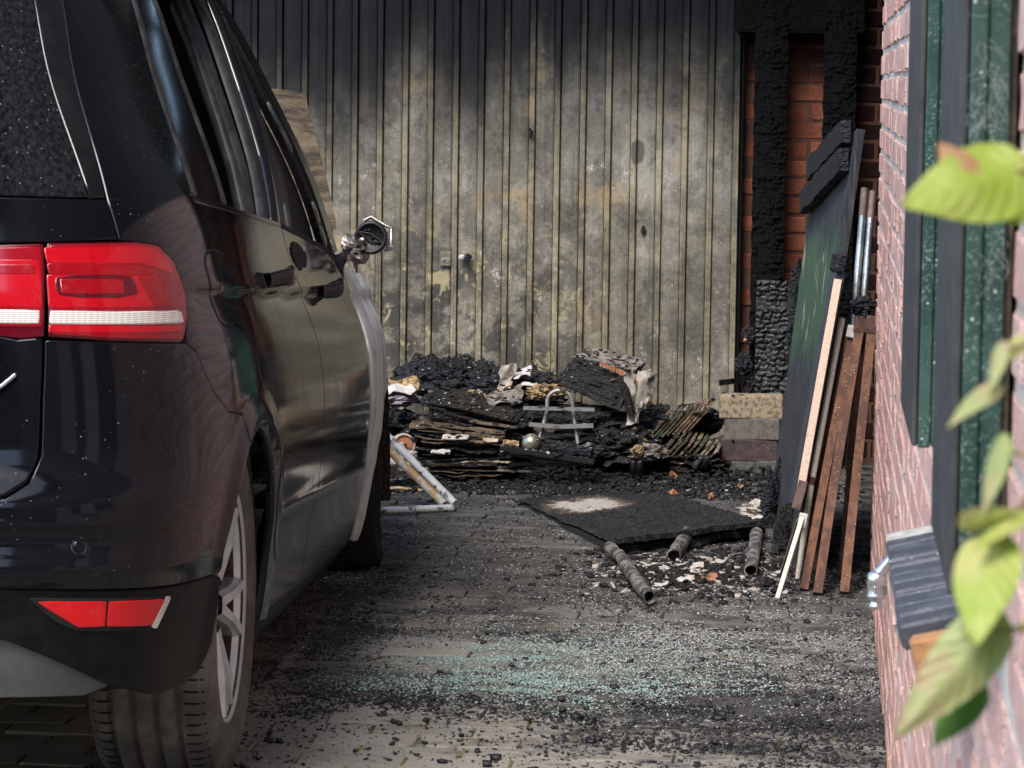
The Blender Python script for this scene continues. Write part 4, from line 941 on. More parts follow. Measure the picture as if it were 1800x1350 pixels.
boxc(.095, .16, 3.095, 3.76, .735, .770).build("sill_bed", MT["sill_joint"], sill)
MB().box((.1225, 3.43, .7755), (.080, .66, .020), sl).build("sill_joints", MT["sill_joint"], sill)
for w in wid:
    MB().box((.1225, y+w/2, .777+random.gauss(0, .0012)), (.084, w-.009, .024), sl @ rotm(0, 0, random.gauss(0, 1.2)), .003).build("sill_brick", MT["sill_black"], sill); y += w
MB().box((.126, 3.079, .757), (.066, .028, .045), sl, .004).build("end_brick", MT["sill_end"], sill)
tp = thing("garden_tap", (.11, 4.2, .68), "chrome garden tap with hose connector on the brick wall", "tap")
p0 = at(1582, 965, 4.2); p0.x = WX+.004; p1 = at(1566, 982, 4.2); p2 = at(1546, 1008, 4.2); MB().path([p0, p1, p1.lerp(p2, .5), p2], [.008, .0075, .0075, .0085], 14).build("spout", MT["tap_metal"], tp)
c = at(1542, 1010, 4.2)
MB().lathe([(.0001, .004), (.0085, .004), (.0125, .0), (.0130, -.012), (.0118, -.013), (.0118, -.0245), (.0125, -.0255), (.0115, -.029), (.0075, -.031), (.0072, -.036), (.0088, -.037), (.0088, -.041), (.006, -.043), (.0001, -.043)], c, (.03, 0, 1), 28).build("hose_connector", MT["tap_metal"], tp)
kn = MB()
for k in range(24):
    a = 2*math.pi*k/24; kn.box(c+Vector((math.cos(a)*.0119, math.sin(a)*.0119, -.019)), (.0012, .0012, .010), rotm(0, 0, math.degrees(a)))
tag(kn.build("grip_ridges", MT["tap_metal"], tp), kind="stuff")

# ------------------------------------------------------------------ leaning boards and tubes by the house corner
gb = thing("green_board", atz(1375, 960), "tall green painted board, charred at both ends, leaning at the house corner", "board")
bn, bf, tf, tn_ = atz(1396, 1000), atz(1352, 905), at(1426, 335, 9.72), at(1506, 226, 8.98)
def quad(a, b, c, d): return lambda u, v: (a.lerp(b, u)).lerp(d.lerp(c, u), v)
qb = quad(bf, bn, tn_, tf)
MB().grid(lambda u, v: qb(u, v)+Vector((0, 0, .012*mn.noise(Vector((u*6, 1, 0))) if v > .98 else 0)), 10, 30, 0, True, .022).build("panel", MT["green_board"], gb)
nrm = (bn-bf).cross(tf-bf).normalized(); nrm = nrm if nrm.x < 0 else -nrm
for (a, b, wd) in (((1438, 300), (1500, 232), .06), ((1425, 357), (1496, 282), .062)):
    A = at(a[0], a[1], 9.70)+nrm*.02; B = at(b[0], b[1], 9.0)+nrm*.02; mb = MB().path([A.lerp(B, i/14)+Vector((0, 0, .006*mn.noise(Vector((i*.7, wd*90, 1))))) for i in range(15)], 0, sq=(wd, .026), up=(0, 0, 1))
    mb.v = [tuple(Vector(q)+Vector((0, 1, 1))*.005*mn.noise(Vector(q)*45)) for q in mb.v]; mb.build("charred_batten", MT["char"], gb)
tb = thing("folded_table", atz(1390, 960), "charred table top on end with peeling cream edge and white legs", "table")
a0, a1, a2, a3 = at(1386, 884, 8.95), at(1400, 884, 8.62), at(1474, 470, 8.74), at(1460, 480, 9.05)
g = G("board_grey"); gra = g.noise(1, 5, .75, g.map((90, 90, 7))); fl = g.specks(95, .10); col = g.mix(g.ss(.35, .7, gra), (.018, .019, .024), (.075, .08, .095)); MT["board_grey"] = g.out(g.mix(g.math('MULTIPLY', fl, .4), col, (.45, .45, .43)), .75, 0, g.bump(gra, .5, .005))
qt = quad(a0, a1, a2, a3); MB().grid(qt, 8, 24, 0, True, .018).build("table_top", MT["board_grey"], tb)
e0, e1 = at(1404, 880, 8.615), at(1473, 492, 8.735)
MB().path([e0.lerp(e1, i/16)+Vector((.0015*mn.noise(Vector((i, 2, 2))), 0, 0)) for i in range(17)], 0, sq=(.020, .022), up=(1, 0, 0)).build("cream_edge", MT["cream_edge"], tb)
MB().path([at(1399, 893, 8.60), at(1412, 846, 8.60)], 0, sq=(.022, .024), up=(1, 0, 0)).build("brown_foot", MT["brown_tube"], tb)
MB().box(at(1475, 462, 8.74), (.03, .05, .05), rotm(0, 10, 20), .006, 0, .003).build("charred_corner", MT["char"], tb)
MB().path([at(1412, 905, 8.585), atz(1366, 1054, .004)], 0, sq=(.011, .013), up=(1, 0, 0)).build("leg", MT["white_paint"], tb)
MB().box(at(1411, 915, 8.58), (.022, .02, .036), rotm(0, 10, 0), .002).build("leg_socket", MT["white_paint"], tb)
MB().path([at(1404, 915, 8.66), atz(1375, 1006, .004)], 0, sq=(.011, .013), up=(1, 0, 0)).build("leg", MT["stack_grey"], tb)
def stick(name, label, cat, pts, mat, sq=None, r=0, group=None, extra=(), hollow=0.0):
    t = thing(name, pts[-1], label, cat, group); mb = MB()
    if sq: mb.path(pts, 0, sq=sq, up=(1, 0, 0))
    else: mb.path(pts, r, 14, hollow=hollow)
    mb.build("tube", MT[mat], t)
    for (nm, m_, mt) in extra: m_.build(nm, MT[mt], t)
    return t
GR = "tubes leaning against the house corner"
stick("white_tube", "thin white tube leaning just right of the peeling cream edge", "tube", [at(1480, 560, 8.79), at(1426, 850, 8.66), atz(1402, 1017, .006)], "white_paint", None, [.009, .009, .0065], GR, (("clip", MB().path([at(1428, 838, 8.66), at(1425, 850, 8.66)], .011, 12), "rust_dark"),))
stick("rusty_tube", "leftmost of the thick rusty square tubes leaning on the wall", "tube", [at(1498, 588, 8.78), at(1450, 838, 8.66), atz(1413, 1037, .004)], "rust", (.021, .021), 0, GR, (("cap", MB().box(at(1498, 583, 8.77), (.028, .03, .032), rotm(0, 10, 0), .003), "cloth_white"),))
stick("rusty_tube", "middle thick rusty square tube leaning on the wall, foot farthest forward", "tube", [at(1511, 578, 8.74), at(1465, 856, 8.62), atz(1437, 1045, .004)], "rust", (.023, .023), 0, GR, (("cap", MB().box(at(1512, 570, 8.74), (.03, .032, .045), rotm(0, 8, 0), .003), "rust_dark"),))
stick("rusty_tube", "rightmost thick rusty square tube standing closest to the brick wall", "tube", [at(1532, 580, 8.70), at(1500, 885, 8.62), atz(1484, 1043, .004)], "rust", (.023, .023), 0, GR, (("cap", MB().box(at(1532, 571, 8.70), (.03, .032, .045), rotm(0, 5, 0), .003), "rust_dark"),))
stick("rusty_tube", "darker rusty tube half hidden behind the rightmost thick rusty tube", "tube", [at(1520, 585, 8.80), at(1498, 790, 8.80), atz(1480, 1008, .004)], "rust_dark", (.02, .02), 0, GR)
stick("rusty_tube", "thin ochre brown tube between the white tube and the thick rusty tubes", "tube", [at(1488, 590, 8.82), at(1446, 800, 8.75), atz(1416, 1000, .004)], "rust", (.010, .010), 0, GR)
stick("rusty_tube", "short dark tube standing low behind the white tube", "tube", [at(1462, 700, 8.86), atz(1400, 1012, .004)], "rust_dark", (.016, .016), 0, GR)
stick("rusty_tube", "greyish rusty strut between the left and middle rusty tubes", "tube", [at(1508, 640, 8.85), at(1470, 800, 8.80), atz(1432, 1000, .004)], "brown_tube", (.014, .014), 0, GR)
stick("cream_splinter", "pointed cream wood splinter hanging between the rusty tubes", "splinter", [at(1492, 700, 8.88), at(1494, 790, 8.88)], "white_paint", (.016, .008), 0, None, (("point", MB().prism([at(1484, 785, 8.86), at(1501, 800, 8.86), at(1491, 898, 8.86)], (0, .008, 0)), "paper_pale"),))
for nm, lb, A, B, M_ in (("steel_tube", "left of the two galvanised steel tubes standing in the corner", (1520, 331), (1503, 535), (1516, 380)), ("steel_tube", "right of the two galvanised steel tubes, against the wall end", (1534, 336), (1518, 530), (1530, 384))):
    stick(nm, lb, "tube", [at(*M_, 8.92), at(*B, 8.86), at(B[0]-14, B[1]+130, 8.83)], "galvanised", None, .0095, GR, (("brown_end", MB().path([at(*A, 8.94), at(*M_, 8.921)], .0102, 14, hollow=.8), "brown_tube"),))
def lump(name, c, size, mat, label, cat, seed=1, rough=.35, fq=2.5, n=(36, 22), group=None, flat=0, parent=None, spike=0.0):
    c = Vector(c); sx, sy, sz = size
    def f(a, b):
        th = 2*math.pi*a; ph = math.pi*b; q = Vector((math.sin(ph)*math.cos(th), math.sin(ph)*math.sin(th), math.cos(ph)))
        k = 1+rough*mn.noise(q*fq+Vector((seed, seed*2, seed*3)))+rough*.5*mn.noise(q*fq*2.7+Vector((seed, 0, 0)))+rough*.3*mn.noise(q*fq*7)
        p = Vector((q.x*sx, q.y*sy, q.z*sz))*k
        if spike and q.z > 0: p.z += spike*abs(mn.noise(Vector((p.x*60, p.y*14, seed))))*q.z
        return c+p
    o = MB().grid(f, n[0], n[1], 0, False).build(name, mat, parent)
    if label: tag(o, label, cat, group)
    return o
lump("charred_clump", at(1518, 538, 8.74), (.035, .03, .022), MT["char"], "knobbly black clump of char on top of the rusty tubes", "char lump", 3, .5)

# ------------------------------------------------------------------ paver stack, plank and fittings before the posts
def stack_brick(px0, px1, py0, py1, Y, mat, label, k=0):
    a = at(px0, py1, Y); b = at(px1, py0, Y); t = MB().box(((a.x+b.x)/2, Y+.05, (a.z+b.z)/2), (b.x-a.x, .10, b.z-a.z-.001), rotm(0, random.gauss(0, .3), random.gauss(0, 2.5)), .004, 0, .0012)
    tag(t.build("paving_brick", MT[mat]), label, "brick", "paving bricks stacked before the post")
zt = [at(1320, y_, 11.0).z for y_ in (697, 736, 773, 811)]
stack_brick(1263, 1376, 697, 736, 11.0, "stack_sand", "sand coloured paving brick on top of the little stack")
stack_brick(1273, 1371, 736, 773, 11.0, "stack_grey", "grey paving brick, second from the top of the little stack")
stack_brick(1263, 1367, 773, 811, 11.0, "stack_brown", "dark red brown paving brick, third from the top of the stack")
stack_brick(1280, 1327, 811, 845, 11.0, "stack_mossy", "left half of the mossy grey bottom layer of the brick stack"); stack_brick(1328, 1370, 811, 845, 11.0, "stack_mossy", "right half of the mossy grey bottom layer of the brick stack")
pl = thing("charred_plank", (at(1356, 690, 11.17).x, 11.17, 0), "short plank of cracked glossy charcoal standing behind the paving bricks", "plank")
x0, x1 = at(1328, 600, 11.17).x, at(1385, 600, 11.17).x; zt_ = at(1350, 492, 11.17).z; mb = MB()
alligator(lambda a, b, h: (x0+(x1-x0)*a+.003*mn.noise(Vector((b*30, a, 5))), 11.17-h*1.3, zt_*b*(1-.012*abs(mn.noise(Vector((a*9, 2, 2)))))), x1-x0, zt_, 40, 240, .030, .0175, .011, 4.2, mb)
g = G("char_plank"); n = g.noise(1, 5, .7, g.map((90, 90, 170))); MT["char_plank"] = g.out(g.mix(g.ss(.5, .68, n), (.007, .007, .008), (.14, .13, .115)), .42, 0, g.bump(n, .6, .004))
mb.build("cracked_face", MT["char_plank"], pl); boxc(x0+.001, x1-.001, 11.171, 11.20, 0, zt_-.008).build("core", MT["char_post"], pl)
sk = thing("melted_socket", at(1312, 690, 11.25), "melted black socket box hanging at the garage door edge", "socket")
lump("box", at(1317, 590, 11.24), (.022, .02, .028), MT["char"], None, None, 5, .4, parent=sk); lump("box", at(1308, 640, 11.24), (.028, .025, .035), MT["char"], None, None, 8, .45, parent=sk)
lump("box", at(1318, 675, 11.25), (.02, .02, .05), MT["char"], None, None, 12, .4, parent=sk); MB().path([at(1264, 673, 11.22), at(1290, 670, 11.22), at(1318, 666, 11.24)], 0, sq=(.018, .012)).build("bracket_arm", MT["char_post"], sk); lump("copper_end", at(1310, 598, 11.21), (.006, .006, .006), MT["orange_card"], None, None, 2, .3, n=(10, 8), parent=sk)
lump("charred_heap", at(1406, 560, 11.15), (.04, .05, .18), MT["char"], "black burnt remains between the short plank and the green board", "char lump", 9, .4, 3.5)
tag(MB().box(at(1418, 640, 11.1), (.09, .06, .55), rotm(0, 4, 0), .01, 0, .008).build("charred_block", MT["char_post"]), "tall black charred block behind the lower part of the green board", "timber")

# ------------------------------------------------------------------ board lying on pipes
lb = thing("charred_board", atz(1150, 910), "charred flat board with a pale unburnt patch lying on the ground", "board")
L_, F_, R_, B_ = atz(903, 874, .012), atz(1078, 953, .036), atz(1345, 919, .046), atz(1180, 865, .030)
ql = quad(L_, F_, R_, B_); mb = MB()
def lbf(a, b, h):
    p = ql(a, b); ed = min(a, 1-a, b, 1-b); p += Vector((.008*mn.noise(p*14), .03*mn.noise(p*9+Vector((3, 0, 0))), 0))*(1 if ed < .02 else .3)
    return p+Vector((0, 0, h*(.3+.7*sm(0, .3, abs(a-.25)+abs(b-.45)))+.008*mn.noise(p*7)-(.008 if ed < .03 else 0)))
alligator(lbf, .7, 1.0, 110, 150, .03, .03, .007, 2.2, mb); mb.build("burnt_top", MT["board_burnt"], lb)
MB().grid(lambda a, b: lbf(a, b, 0)-Vector((0, 0, .006)), 40, 40, 0, False, .018, (0, 0, -1)).build("core", MT["char_soft"], lb)
for i in range(9):
    t0 = .02+.11*i+random.random()*.02; A = F_.lerp(R_, t0); B2 = F_.lerp(R_, min(1, t0+random.uniform(.08, .13))); mid = (A+B2)/2
    m2 = MB().path([A+Vector((0, -.012, .004)), mid+Vector((0, -.018+random.gauss(0, .005), .006)), B2+Vector((0, -.012, .003))], 0, sq=(.014, .03)); m2.v = [tuple(Vector(q)+Vector((1, 1, 1))*.004*mn.noise(Vector(q)*60)) for q in m2.v]; m2.build("lip_flake", MT["char_soft"], lb)
def pipe(label, pts, r):
    k = 14; P = []
    for i in range(k+1):
        t = i/k*(len(pts)-1); j = min(int(t), len(pts)-2); P.append(pts[j].lerp(pts[j+1], t-j))
    m2 = MB().path(P, [r*(1+.03*math.sin(i*2.3)+random.gauss(0, .03)) for i in range(k+1)], 16, hollow=.82); m2.v = [tuple(Vector(q)+(Vector((1, 1, 1))*.004*mn.noise(Vector(q)*38)+Vector((1, 1, 1))*.002*mn.noise(Vector(q)*110))) for q in m2.v]
    tag(m2.build("burnt_pipe", MT["card_tube"]), label, "pipe", "burnt pipes by the charred board")
pipe("long bent burnt pipe lying in front of the charred board's near corner", [atz(1072, 962, .028), atz(1092, 980, .026), atz(1115, 1015, .020), atz(1141, 1050, .020)], .0165)
pipe("short burnt pipe stub under the middle of the charred board's front edge", [atz(1208, 938, .028), atz(1184, 978, .018)], .0195)
pipe("burnt pipe with rusty mouth under the right end of the charred board", [atz(1331, 925, .026), atz(1327, 965, .018), atz(1320, 1003, .018)], .0175)

# ------------------------------------------------------------------ the burnt pile before the door
wf_ = thing("folding_frame", atz(760, 893), "white and ochre tubular folding frame lying beside the front wheel", "frame")
MB().path([atz(640, 899, .014), atz(700, 897, .014), atz(796, 893, .014)], .0115, 12).build("lower_tube", MT["white_tube"], wf_)
MB().path([at(646, 728, 10.16), at(690, 775, 10.15), atz(800, 886, .02)], .0125, 12).build("rear_tube", MT["white_tube"], wf_)
MB().path([at(646, 748, 10.08), at(700, 808, 10.09), atz(782, 887, .02)], .0125, 12).build("front_tube", MT["ochre_tube"], wf_)
MB().path([at(655, 862, 10.4), at(700, 858, 10.42), at(742, 863, 10.42)], .006, 8).build("cross_bar", MT["ochre_tube"], wf_)
MB().path([at(796, 884, 10.2), at(806, 893, 10.15)], .016, 10).build("hinge", MT["char"], wf_)
def sheet(name, label, cat, c, u, v, mat, amp=.02, fq=14, seed=1, n=(18, 14), group=None, thick=.003, parent=None):
    c, u, v = Vector(c), Vector(u), Vector(v); nn_ = u.cross(v).normalized()
    def f(a, b):
        p = c+u*(a-.5)+v*(b-.5); q = p*fq+Vector((seed, seed, seed)); e = min(a, 1-a, b, 1-b)
        return p+nn_*(amp*(mn.noise(q)+.5*mn.noise(q*2.3)))+(u.normalized()*mn.noise(q*1.7+Vector((5, 0, 0)))+v.normalized()*mn.noise(q*1.7+Vector((0, 5, 0))))*(amp*.9 if e < .04 else amp*.25)
    o = MB().grid(f, n[0], n[1], 0, True, thick).build(name, mat, parent)
    return tag(o, label, cat, group) if label else o
def bag(name, label, cat, c, size, mat, seed, rough=.3, fq=3):
    return lump(name, c, size, mat, label, cat, seed, rough, fq, (44, 28))
bag("white_cloth", "white cloth bundle slumped behind the folding frame", "cloth", at(686, 806, 10.55), (.075, .07, .05), MT["cloth_white"], 4, .35, 2.2)
cn = thing("round_tin", at(708, 790, 10.62), "scorched white round tin lying in the rubble beside the cloth", "tin")
MB().lathe([(.030, .004), (.036, .006), (.037, .0), (.035, -.05), (.0001, -.05)], at(710, 782, 10.6), (.35, -.9, .15), 26).build("rim", MT["paper_pale"], cn); MB().lathe([(.0001, .0), (.030, .0)], at(710, 782, 10.601), (.35, -.9, .15), 26).build("inside", MT["orange_card"], cn)
lump("charred_cushion", at(790, 672, 11.22), (.19, .11, .055), MT["char"], "wide black charred cushion with ragged top against the garage door", "cushion", 21, .22, 3, (90, 30), spike=.10)
bag("folded_cloth", "scorched bundle of folded cloth, white on top and violet below", "cloth", at(693, 700, 10.95), (.075, .07, .026), MT["cloth_purple"], 14, .3); sheet("cloth_flap", "white and brown scorched cloth flap on top of the violet bundle", "cloth", at(695, 684, 10.92), (.11, 0, .01), (0, .08, .02), MT["cloth_white"], .018, 16, 8)
sheet("cloth_flap", "dark brown curled cloth edge behind the white flap", "cloth", at(700, 676, 11.0), (.13, 0, .0), (.0, .06, .03), MT["straw"], .02, 14, 5)
lump("charred_heap", at(700, 760, 10.9), (.12, .14, .07), MT["char"], "black lumpy heap of char below the violet cloth bundle", "char lump", 31, .45, 3.2, (60, 36)); lump("charred_heap", at(1000, 770, 11.05), (.24, .16, .10), MT["char"], "large black heap of char in the middle of the pile", "char lump", 33, .35, 3.5, (80, 44))
lump("charred_heap", at(905, 690, 11.2), (.16, .10, .06), MT["char"], "black ragged ridge of char left of the tilted box", "char lump", 35, .4, 3.5, (60, 34), spike=.06); lump("charred_heap", at(1090, 790, 10.95), (.13, .12, .06), MT["char_soft"], "crumbly black heap between the wire frame and the burnt cases", "char lump", 37, .45, 4, (60, 36))
lump("charred_heap", at(820, 790, 11.1), (.22, .14, .06), MT["char"], "black char underneath the fanned stack of burnt papers", "char lump", 39, .35, 4, (60, 36)); lump("charred_mound", at(1215, 742, 11.2), (.105, .10, .055), MT["char"], "smooth rounded black mound right of the burnt cases", "char lump", 41, .14, 2.5, (50, 30)); lump("charred_heap", at(1215, 812, 11.02), (.10, .1, .04), MT["char_brown"], "brownish rubble heap in front of the black mound", "rubble", 43, .5, 4, (60, 36))
lump("charred_heap", at(1150, 760, 11.15), (.07, .08, .09), MT["char"], "black char column beneath the hanging pale strips", "char lump", 45, .4, 4, (50, 30))
def paper_stack(name, label, c, u, v, n, dz, mats, seed, fan=0.0, amp=.004, thick=.004):
    rnd = random.Random(seed); t = thing(name, Vector(c), label, "papers"); c, u, v = Vector(c), Vector(u), Vector(v); up = u.cross(v).normalized(); up = up if up.z > 0 else -up
    for i in range(n):
        ku = rnd.uniform(.62, 1.08); kv = rnd.uniform(.8, 1.05); cc = c+up*(dz*i)+u.normalized()*rnd.gauss(0, .008)+v.normalized()*rnd.gauss(0, .008); R = Matrix.Rotation(rnd.gauss(0, .05), 3, up) @ Matrix.Rotation(fan*(i/n-.5)+rnd.gauss(0, .01), 3, v.normalized())
        sheet("paper_layer", None, None, cc, R @ u*ku, R @ v*kv, MT[rnd.choice(mats)], amp, 12, seed*10+i, (16, 6), None, thick*rnd.uniform(.6, 1.5), t)
    return t
paper_stack("paper_stack", "fanned stack of burnt papers with brown and cream edges", at(815, 818, 10.82), (.30, -.01, .0), (0, .16, .01), 26, .0052, ["char_brown", "char_brown", "char", "char", "paper_brown", "char", "paper_scorched", "paper_brown", "char"], 3, .22, .010)
paper_stack("paper_stack", "tilted thick block of charred paper on the fanned stack", at(838, 752, 10.9), (.325, .02, -.07), (.02, .16, .04), 14, .0065, ["char", "char", "char_brown", "char"], 5, .06, .007)
paper_stack("paper_stack", "thin layers of burnt paper spread in front of the fanned stack", at(820, 832, 10.7), (.30, 0, 0), (.0, .10, 0), 6, .006, ["char", "char_brown", "paper_brown"], 8, .06, .011)
for k, (px, py, Y, lx, lz, m_, lab) in enumerate(((800, 768, 10.72, .085, .010, "paper_pale", "longest pale strip of unburnt paper edge in the fanned stack"), (862, 772, 10.72, .05, .007, "paper_scorched", "short tan paper edge right of the longest pale strip"), (775, 793, 10.7, .06, .006, "cloth_white", "thin white paper edge low in the fanned stack"), (870, 745, 10.8, .15, .005, "paper_brown", "brown curved paper edge under the tilted charred block"), (898, 778, 10.72, .05, .012, "straw", "curled straw coloured paper corner beside the ball"))):
    sheet("paper_edge", lab, "paper", at(px, py, Y), (lx, -.004, -.12*lx if k in (3, 4) else .01*lx), (0, .03, lz), MT[m_], .005, 26, k+3, (12, 4))
sheet("crumpled_paper", "crumpled grey sheet on top of the tilted charred block", "paper", at(872, 700, 10.95), (.15, .02, .03), (.03, .12, .03), MT["grey_card"], .035, 13, 4, (24, 18)); sheet("crumpled_paper", "brown curled sheet left of the crumpled grey sheet", "paper", at(838, 703, 10.93), (.10, .02, -.02), (.01, .10, .02), MT["straw"], .022, 15, 7)
sheet("paper_scrap", "upright white scrap behind the crumpled grey sheet", "paper", at(890, 662, 11.05), (.045, .01, .01), (.01, .012, .07), MT["paper_pale"], .016, 22, 3, (12, 14)); sheet("paper_scrap", "white scrap lying right of the upright scrap", "paper", at(916, 656, 11.08), (.06, .0, .01), (.0, .03, .03), MT["cloth_white"], .016, 20, 9); sheet("paper_scrap", "small tan strip below the upright white scrap", "paper", at(885, 682, 11.0), (.055, 0, .035), (.0, .02, .012), MT["paper_scorched"], .004, 20, 2, (10, 4))
sheet("paper_scrap", "flat white strip above the straw clump", "paper", at(930, 675, 11.0), (.05, 0, .0), (0, .02, .008), MT["cloth_white"], .004, 20, 12, (10, 4)); sheet("paper_scrap", "small white corner sticking out left of the charred block", "paper", at(778, 718, 10.86), (.028, 0, .012), (.0, .02, .014), MT["cloth_white"], .006, 20, 6, (8, 6)); sheet("paper_scrap", "thin pale sliver above the small white corner", "paper", at(768, 703, 10.88), (.016, 0, .010), (.0, .01, .003), MT["paper_pale"], .002, 20, 6, (6, 4))
lump("straw_clump", at(958, 690, 10.98), (.055, .05, .025), MT["straw"], "scorched straw coloured clump behind the bent tube", "straw", 51, .45, 5, (40, 24))
# tilted charred box with orange card
cb = thing("charred_box", at(1060, 690, 11.15), "big tilted charred box of layers on top of the pile", "box")
A, Bq, Cq, Dq = at(972, 672, 11.02), at(1085, 722, 10.95), at(1112, 655, 10.98), at(1012, 626, 11.08)
dp = Vector((.03, .19, .02))
def face(a, b, h): p = quad(A, Bq, Cq, Dq)(a, b); return p+Vector((0, -1, .2))*(h+.006*mn.noise(p*20))
mb = MB(); alligator(face, .22, .12, 70, 50, .10, .011, .012, 6.6, mb); mb.build("layered_front", MT["char_soft"], cb)
mb = MB(); qt2 = quad(Dq, Cq, Cq+dp, Dq+dp); mb.grid(lambda a, b: qt2(a, b)+Vector((0, 0, .012*mn.noise(qt2(a, b)*18)+.006*mn.noise(qt2(a, b)*50))), 30, 16, 0, False); mb.build("flaking_top", MT["grey_card"], cb)
mb = MB(); qs = quad(Bq, Bq+dp, Cq+dp, Cq); mb.grid(lambda a, b: qs(a, b)+Vector((.01*mn.noise(qs(a, b)*20), 0, 0)), 16, 16, 0, False); mb.grid(lambda a, b: quad(A, A+dp, Dq+dp, Dq)(a, b), 4, 4); mb.build("charred_side", MT["char"], cb)
mb = MB(); P0, P1 = at(1056, 634, 11.0), at(1130, 662, 10.96)
mb.grid(lambda a, b: P0.lerp(P1, a)+Vector((0, -.006-.004*math.sin(a*80), -.004-.022*b*(.5+.5*a)+.006*mn.noise(Vector((a*12, b, 2))))), 80, 6, 0, False, .004); mb.build("orange_card_edge", MT["orange_card"], cb)
mb = MB(); ps = [at(1092, 662, 10.93), at(1100, 690, 10.92), at(1110, 727, 10.92)]
mb.path([ps[0].lerp(ps[1], i/20) if i <= 20 else ps[1].lerp(ps[2], (i-20)/20) for i in range(41)], [.0125+.003*(i % 2) for i in range(41)], 10); mb.build("corrugated_hose", MT["char_brown"], cb)
for k, (px, py, w, h, lab) in enumerate(((1108, 700, .034, .17, "longest pale strip hanging from the charred box"), (1130, 685, .040, .13, "crumpled pale strip hanging at the right end of the charred box"), (1122, 725, .018, .07, "narrow pale strip tip hanging between the two larger strips"), (1145, 672, .022, .07, "small grey scrap at the far right corner of the charred box"))):
    sheet("hanging_strip", lab, "strip", at(px, py, 10.93), (w, .01, 0), (-.01 if k == 0 else .006, -.01, h), MT["paper_pale" if k < 3 else "grey_card"], .016, 18, k+20, (10, 22), None, .003)
# bent tube frame with two flat bars
ch = thing("wire_frame", at(985, 775, 10.75), "bent U-shaped tube with two flat metal bars standing in the pile", "frame")
U = [at(946, 779, 10.78), at(962, 722, 10.80)]+[at(984+22*math.cos(rad(a)), 706-20*math.sin(rad(a)), 10.80) for a in range(170, 5, -15)]+[at(1008, 725, 10.80), at(1016, 780, 10.78)]
MB().path(U, .0068, 10).build("bent_tube", MT["steel_bar"], ch)
MB().path([at(920, 717, 10.77), at(1045, 720, 10.77)], 0, sq=(.011, .012)).build("flat_bar", MT["steel_bar"], ch); MB().path([at(930, 746, 10.77), at(985, 750, 10.77), at(1043, 748, 10.77)], 0, sq=(.013, .012)).build("flat_bar", MT["steel_bar"], ch)
tag(MB().lathe([(.0001, .030)]+[(.0305*math.sin(rad(a)), .0305*math.cos(rad(a))) for a in range(10, 171, 10)]+[(.0001, -.0305)], at(934, 779, 10.66), (0, 0, 1), 30).build("metal_ball", MT["ball_metal"]), "dull golden metal ball in front of the bent tube", "ball")
sheet("paper_scrap", "orange brown scrap lying between bar and ball", "paper", at(957, 757, 10.8), (.06, 0, .0), (0, .02, .012), MT["paper_scorched"], .006, 20, 31, (10, 5))
for k, (p0_, p1_, w, m_, lab) in enumerate((((880, 787), (1045, 812), .014, "black_bar", "upper long black rail lying in front of the ball"), ((880, 796), (1030, 815), .008, "black_bar", "thin black rail just under the upper long rail"), ((895, 815), (1040, 817), .008, "black_bar", "straight black rail lying lowest in front of the pile"), ((945, 775), (1040, 795), .022, "char", "broad charred slat behind the upper long rail"), ((1030, 812), (1062, 783), .022, "char", "short charred block standing up at the right end of the rails"), ((868, 826), (935, 829), .006, "steel_bar", "short bright rod on the ground below the rails"), ((1005, 790), (1040, 780), .010, "steel_bar", "pale flat strip beside the right end of the rails"))):
    tag(MB().path([at(*p0_, 10.62+.02*k), at(*p1_, 10.60+.02*k)], 0, sq=(w, .03 if k < 5 else .012)).build("rail" if k < 3 else "slat", MT[m_]), lab, "rail" if k < 3 else "slat")
lump("shoe_remains", at(1140, 795, 10.85), (.06, .05, .026), MT["grey_card"], "grey scorched shoe-like lump in front of the burnt cases", "shoe", 61, .35, 3, (36, 24)); lump("melted_foam", at(1122, 793, 10.80), (.018, .02, .02), MT["straw"], "small melted tan lump on the shoe-like remains", "foam lump", 62, .4, 3, (24, 16))
CASES = "burnt disc cases standing in two slanting rows"
for nm, c_ in (("case_tan", (.30, .22, .13)), ("case_green", (.07, .14, .07)), ("case_pale", (.42, .37, .29)), ("case_red", (.28, .12, .07)), ("case_dark", (.03, .026, .022))): paper_mat(nm, c_, (.012, .011, .010), .47, 45)
for row, (x_, y_, n, colr) in enumerate(((1158, 748, 9, "tan green green pale dark tan red tan red"), (1176, 782, 9, "dark dark dark tan tan green pale tan pale"))):
    for i, nm in enumerate(colr.split()):
        c0 = at(x_+i*9.2, y_+i*(-2.0 if row == 0 else 2.4), 11.02-.06*row); o = MB().box(c0+Vector((0, .05, 0)), (.0075, .12, .105 if row == 0 else .10), rotm(14, 40, 2+random.gauss(0, 1.5)), .001, 0, .0012).build("disc_case", MT["case_"+nm])
        tag(o, ("upper" if row == 0 else "lower")+" row of burnt disc cases, "+("first", "second", "third", "fourth", "fifth", "sixth", "seventh", "eighth", "ninth")[i]+" case from the left", "case", CASES)
for k, (px, py, m_, lab) in enumerate(((1113, 822, "black_bar", "left of two small burnt cans in front of the pile"), (1124, 822, "black_bar", "right of two small burnt cans in front of the pile"), (1226, 813, "galvanised", "left of two shiny cans lying before the brick stack"), (1240, 813, "black_bar", "right of two cans lying before the brick stack"))):
    p = at(px, py, 10.75 if k < 2 else 10.9); tag(MB().lathe([(.0001, .022), (.009, .022), (.0105, .019), (.0105, -.021), (.0001, -.022)], p, (.05, -.1, 1) if k < 2 else (.45, -.2, 1), 16).build("burnt_can", MT[m_]), lab, "can", "small burnt cans")
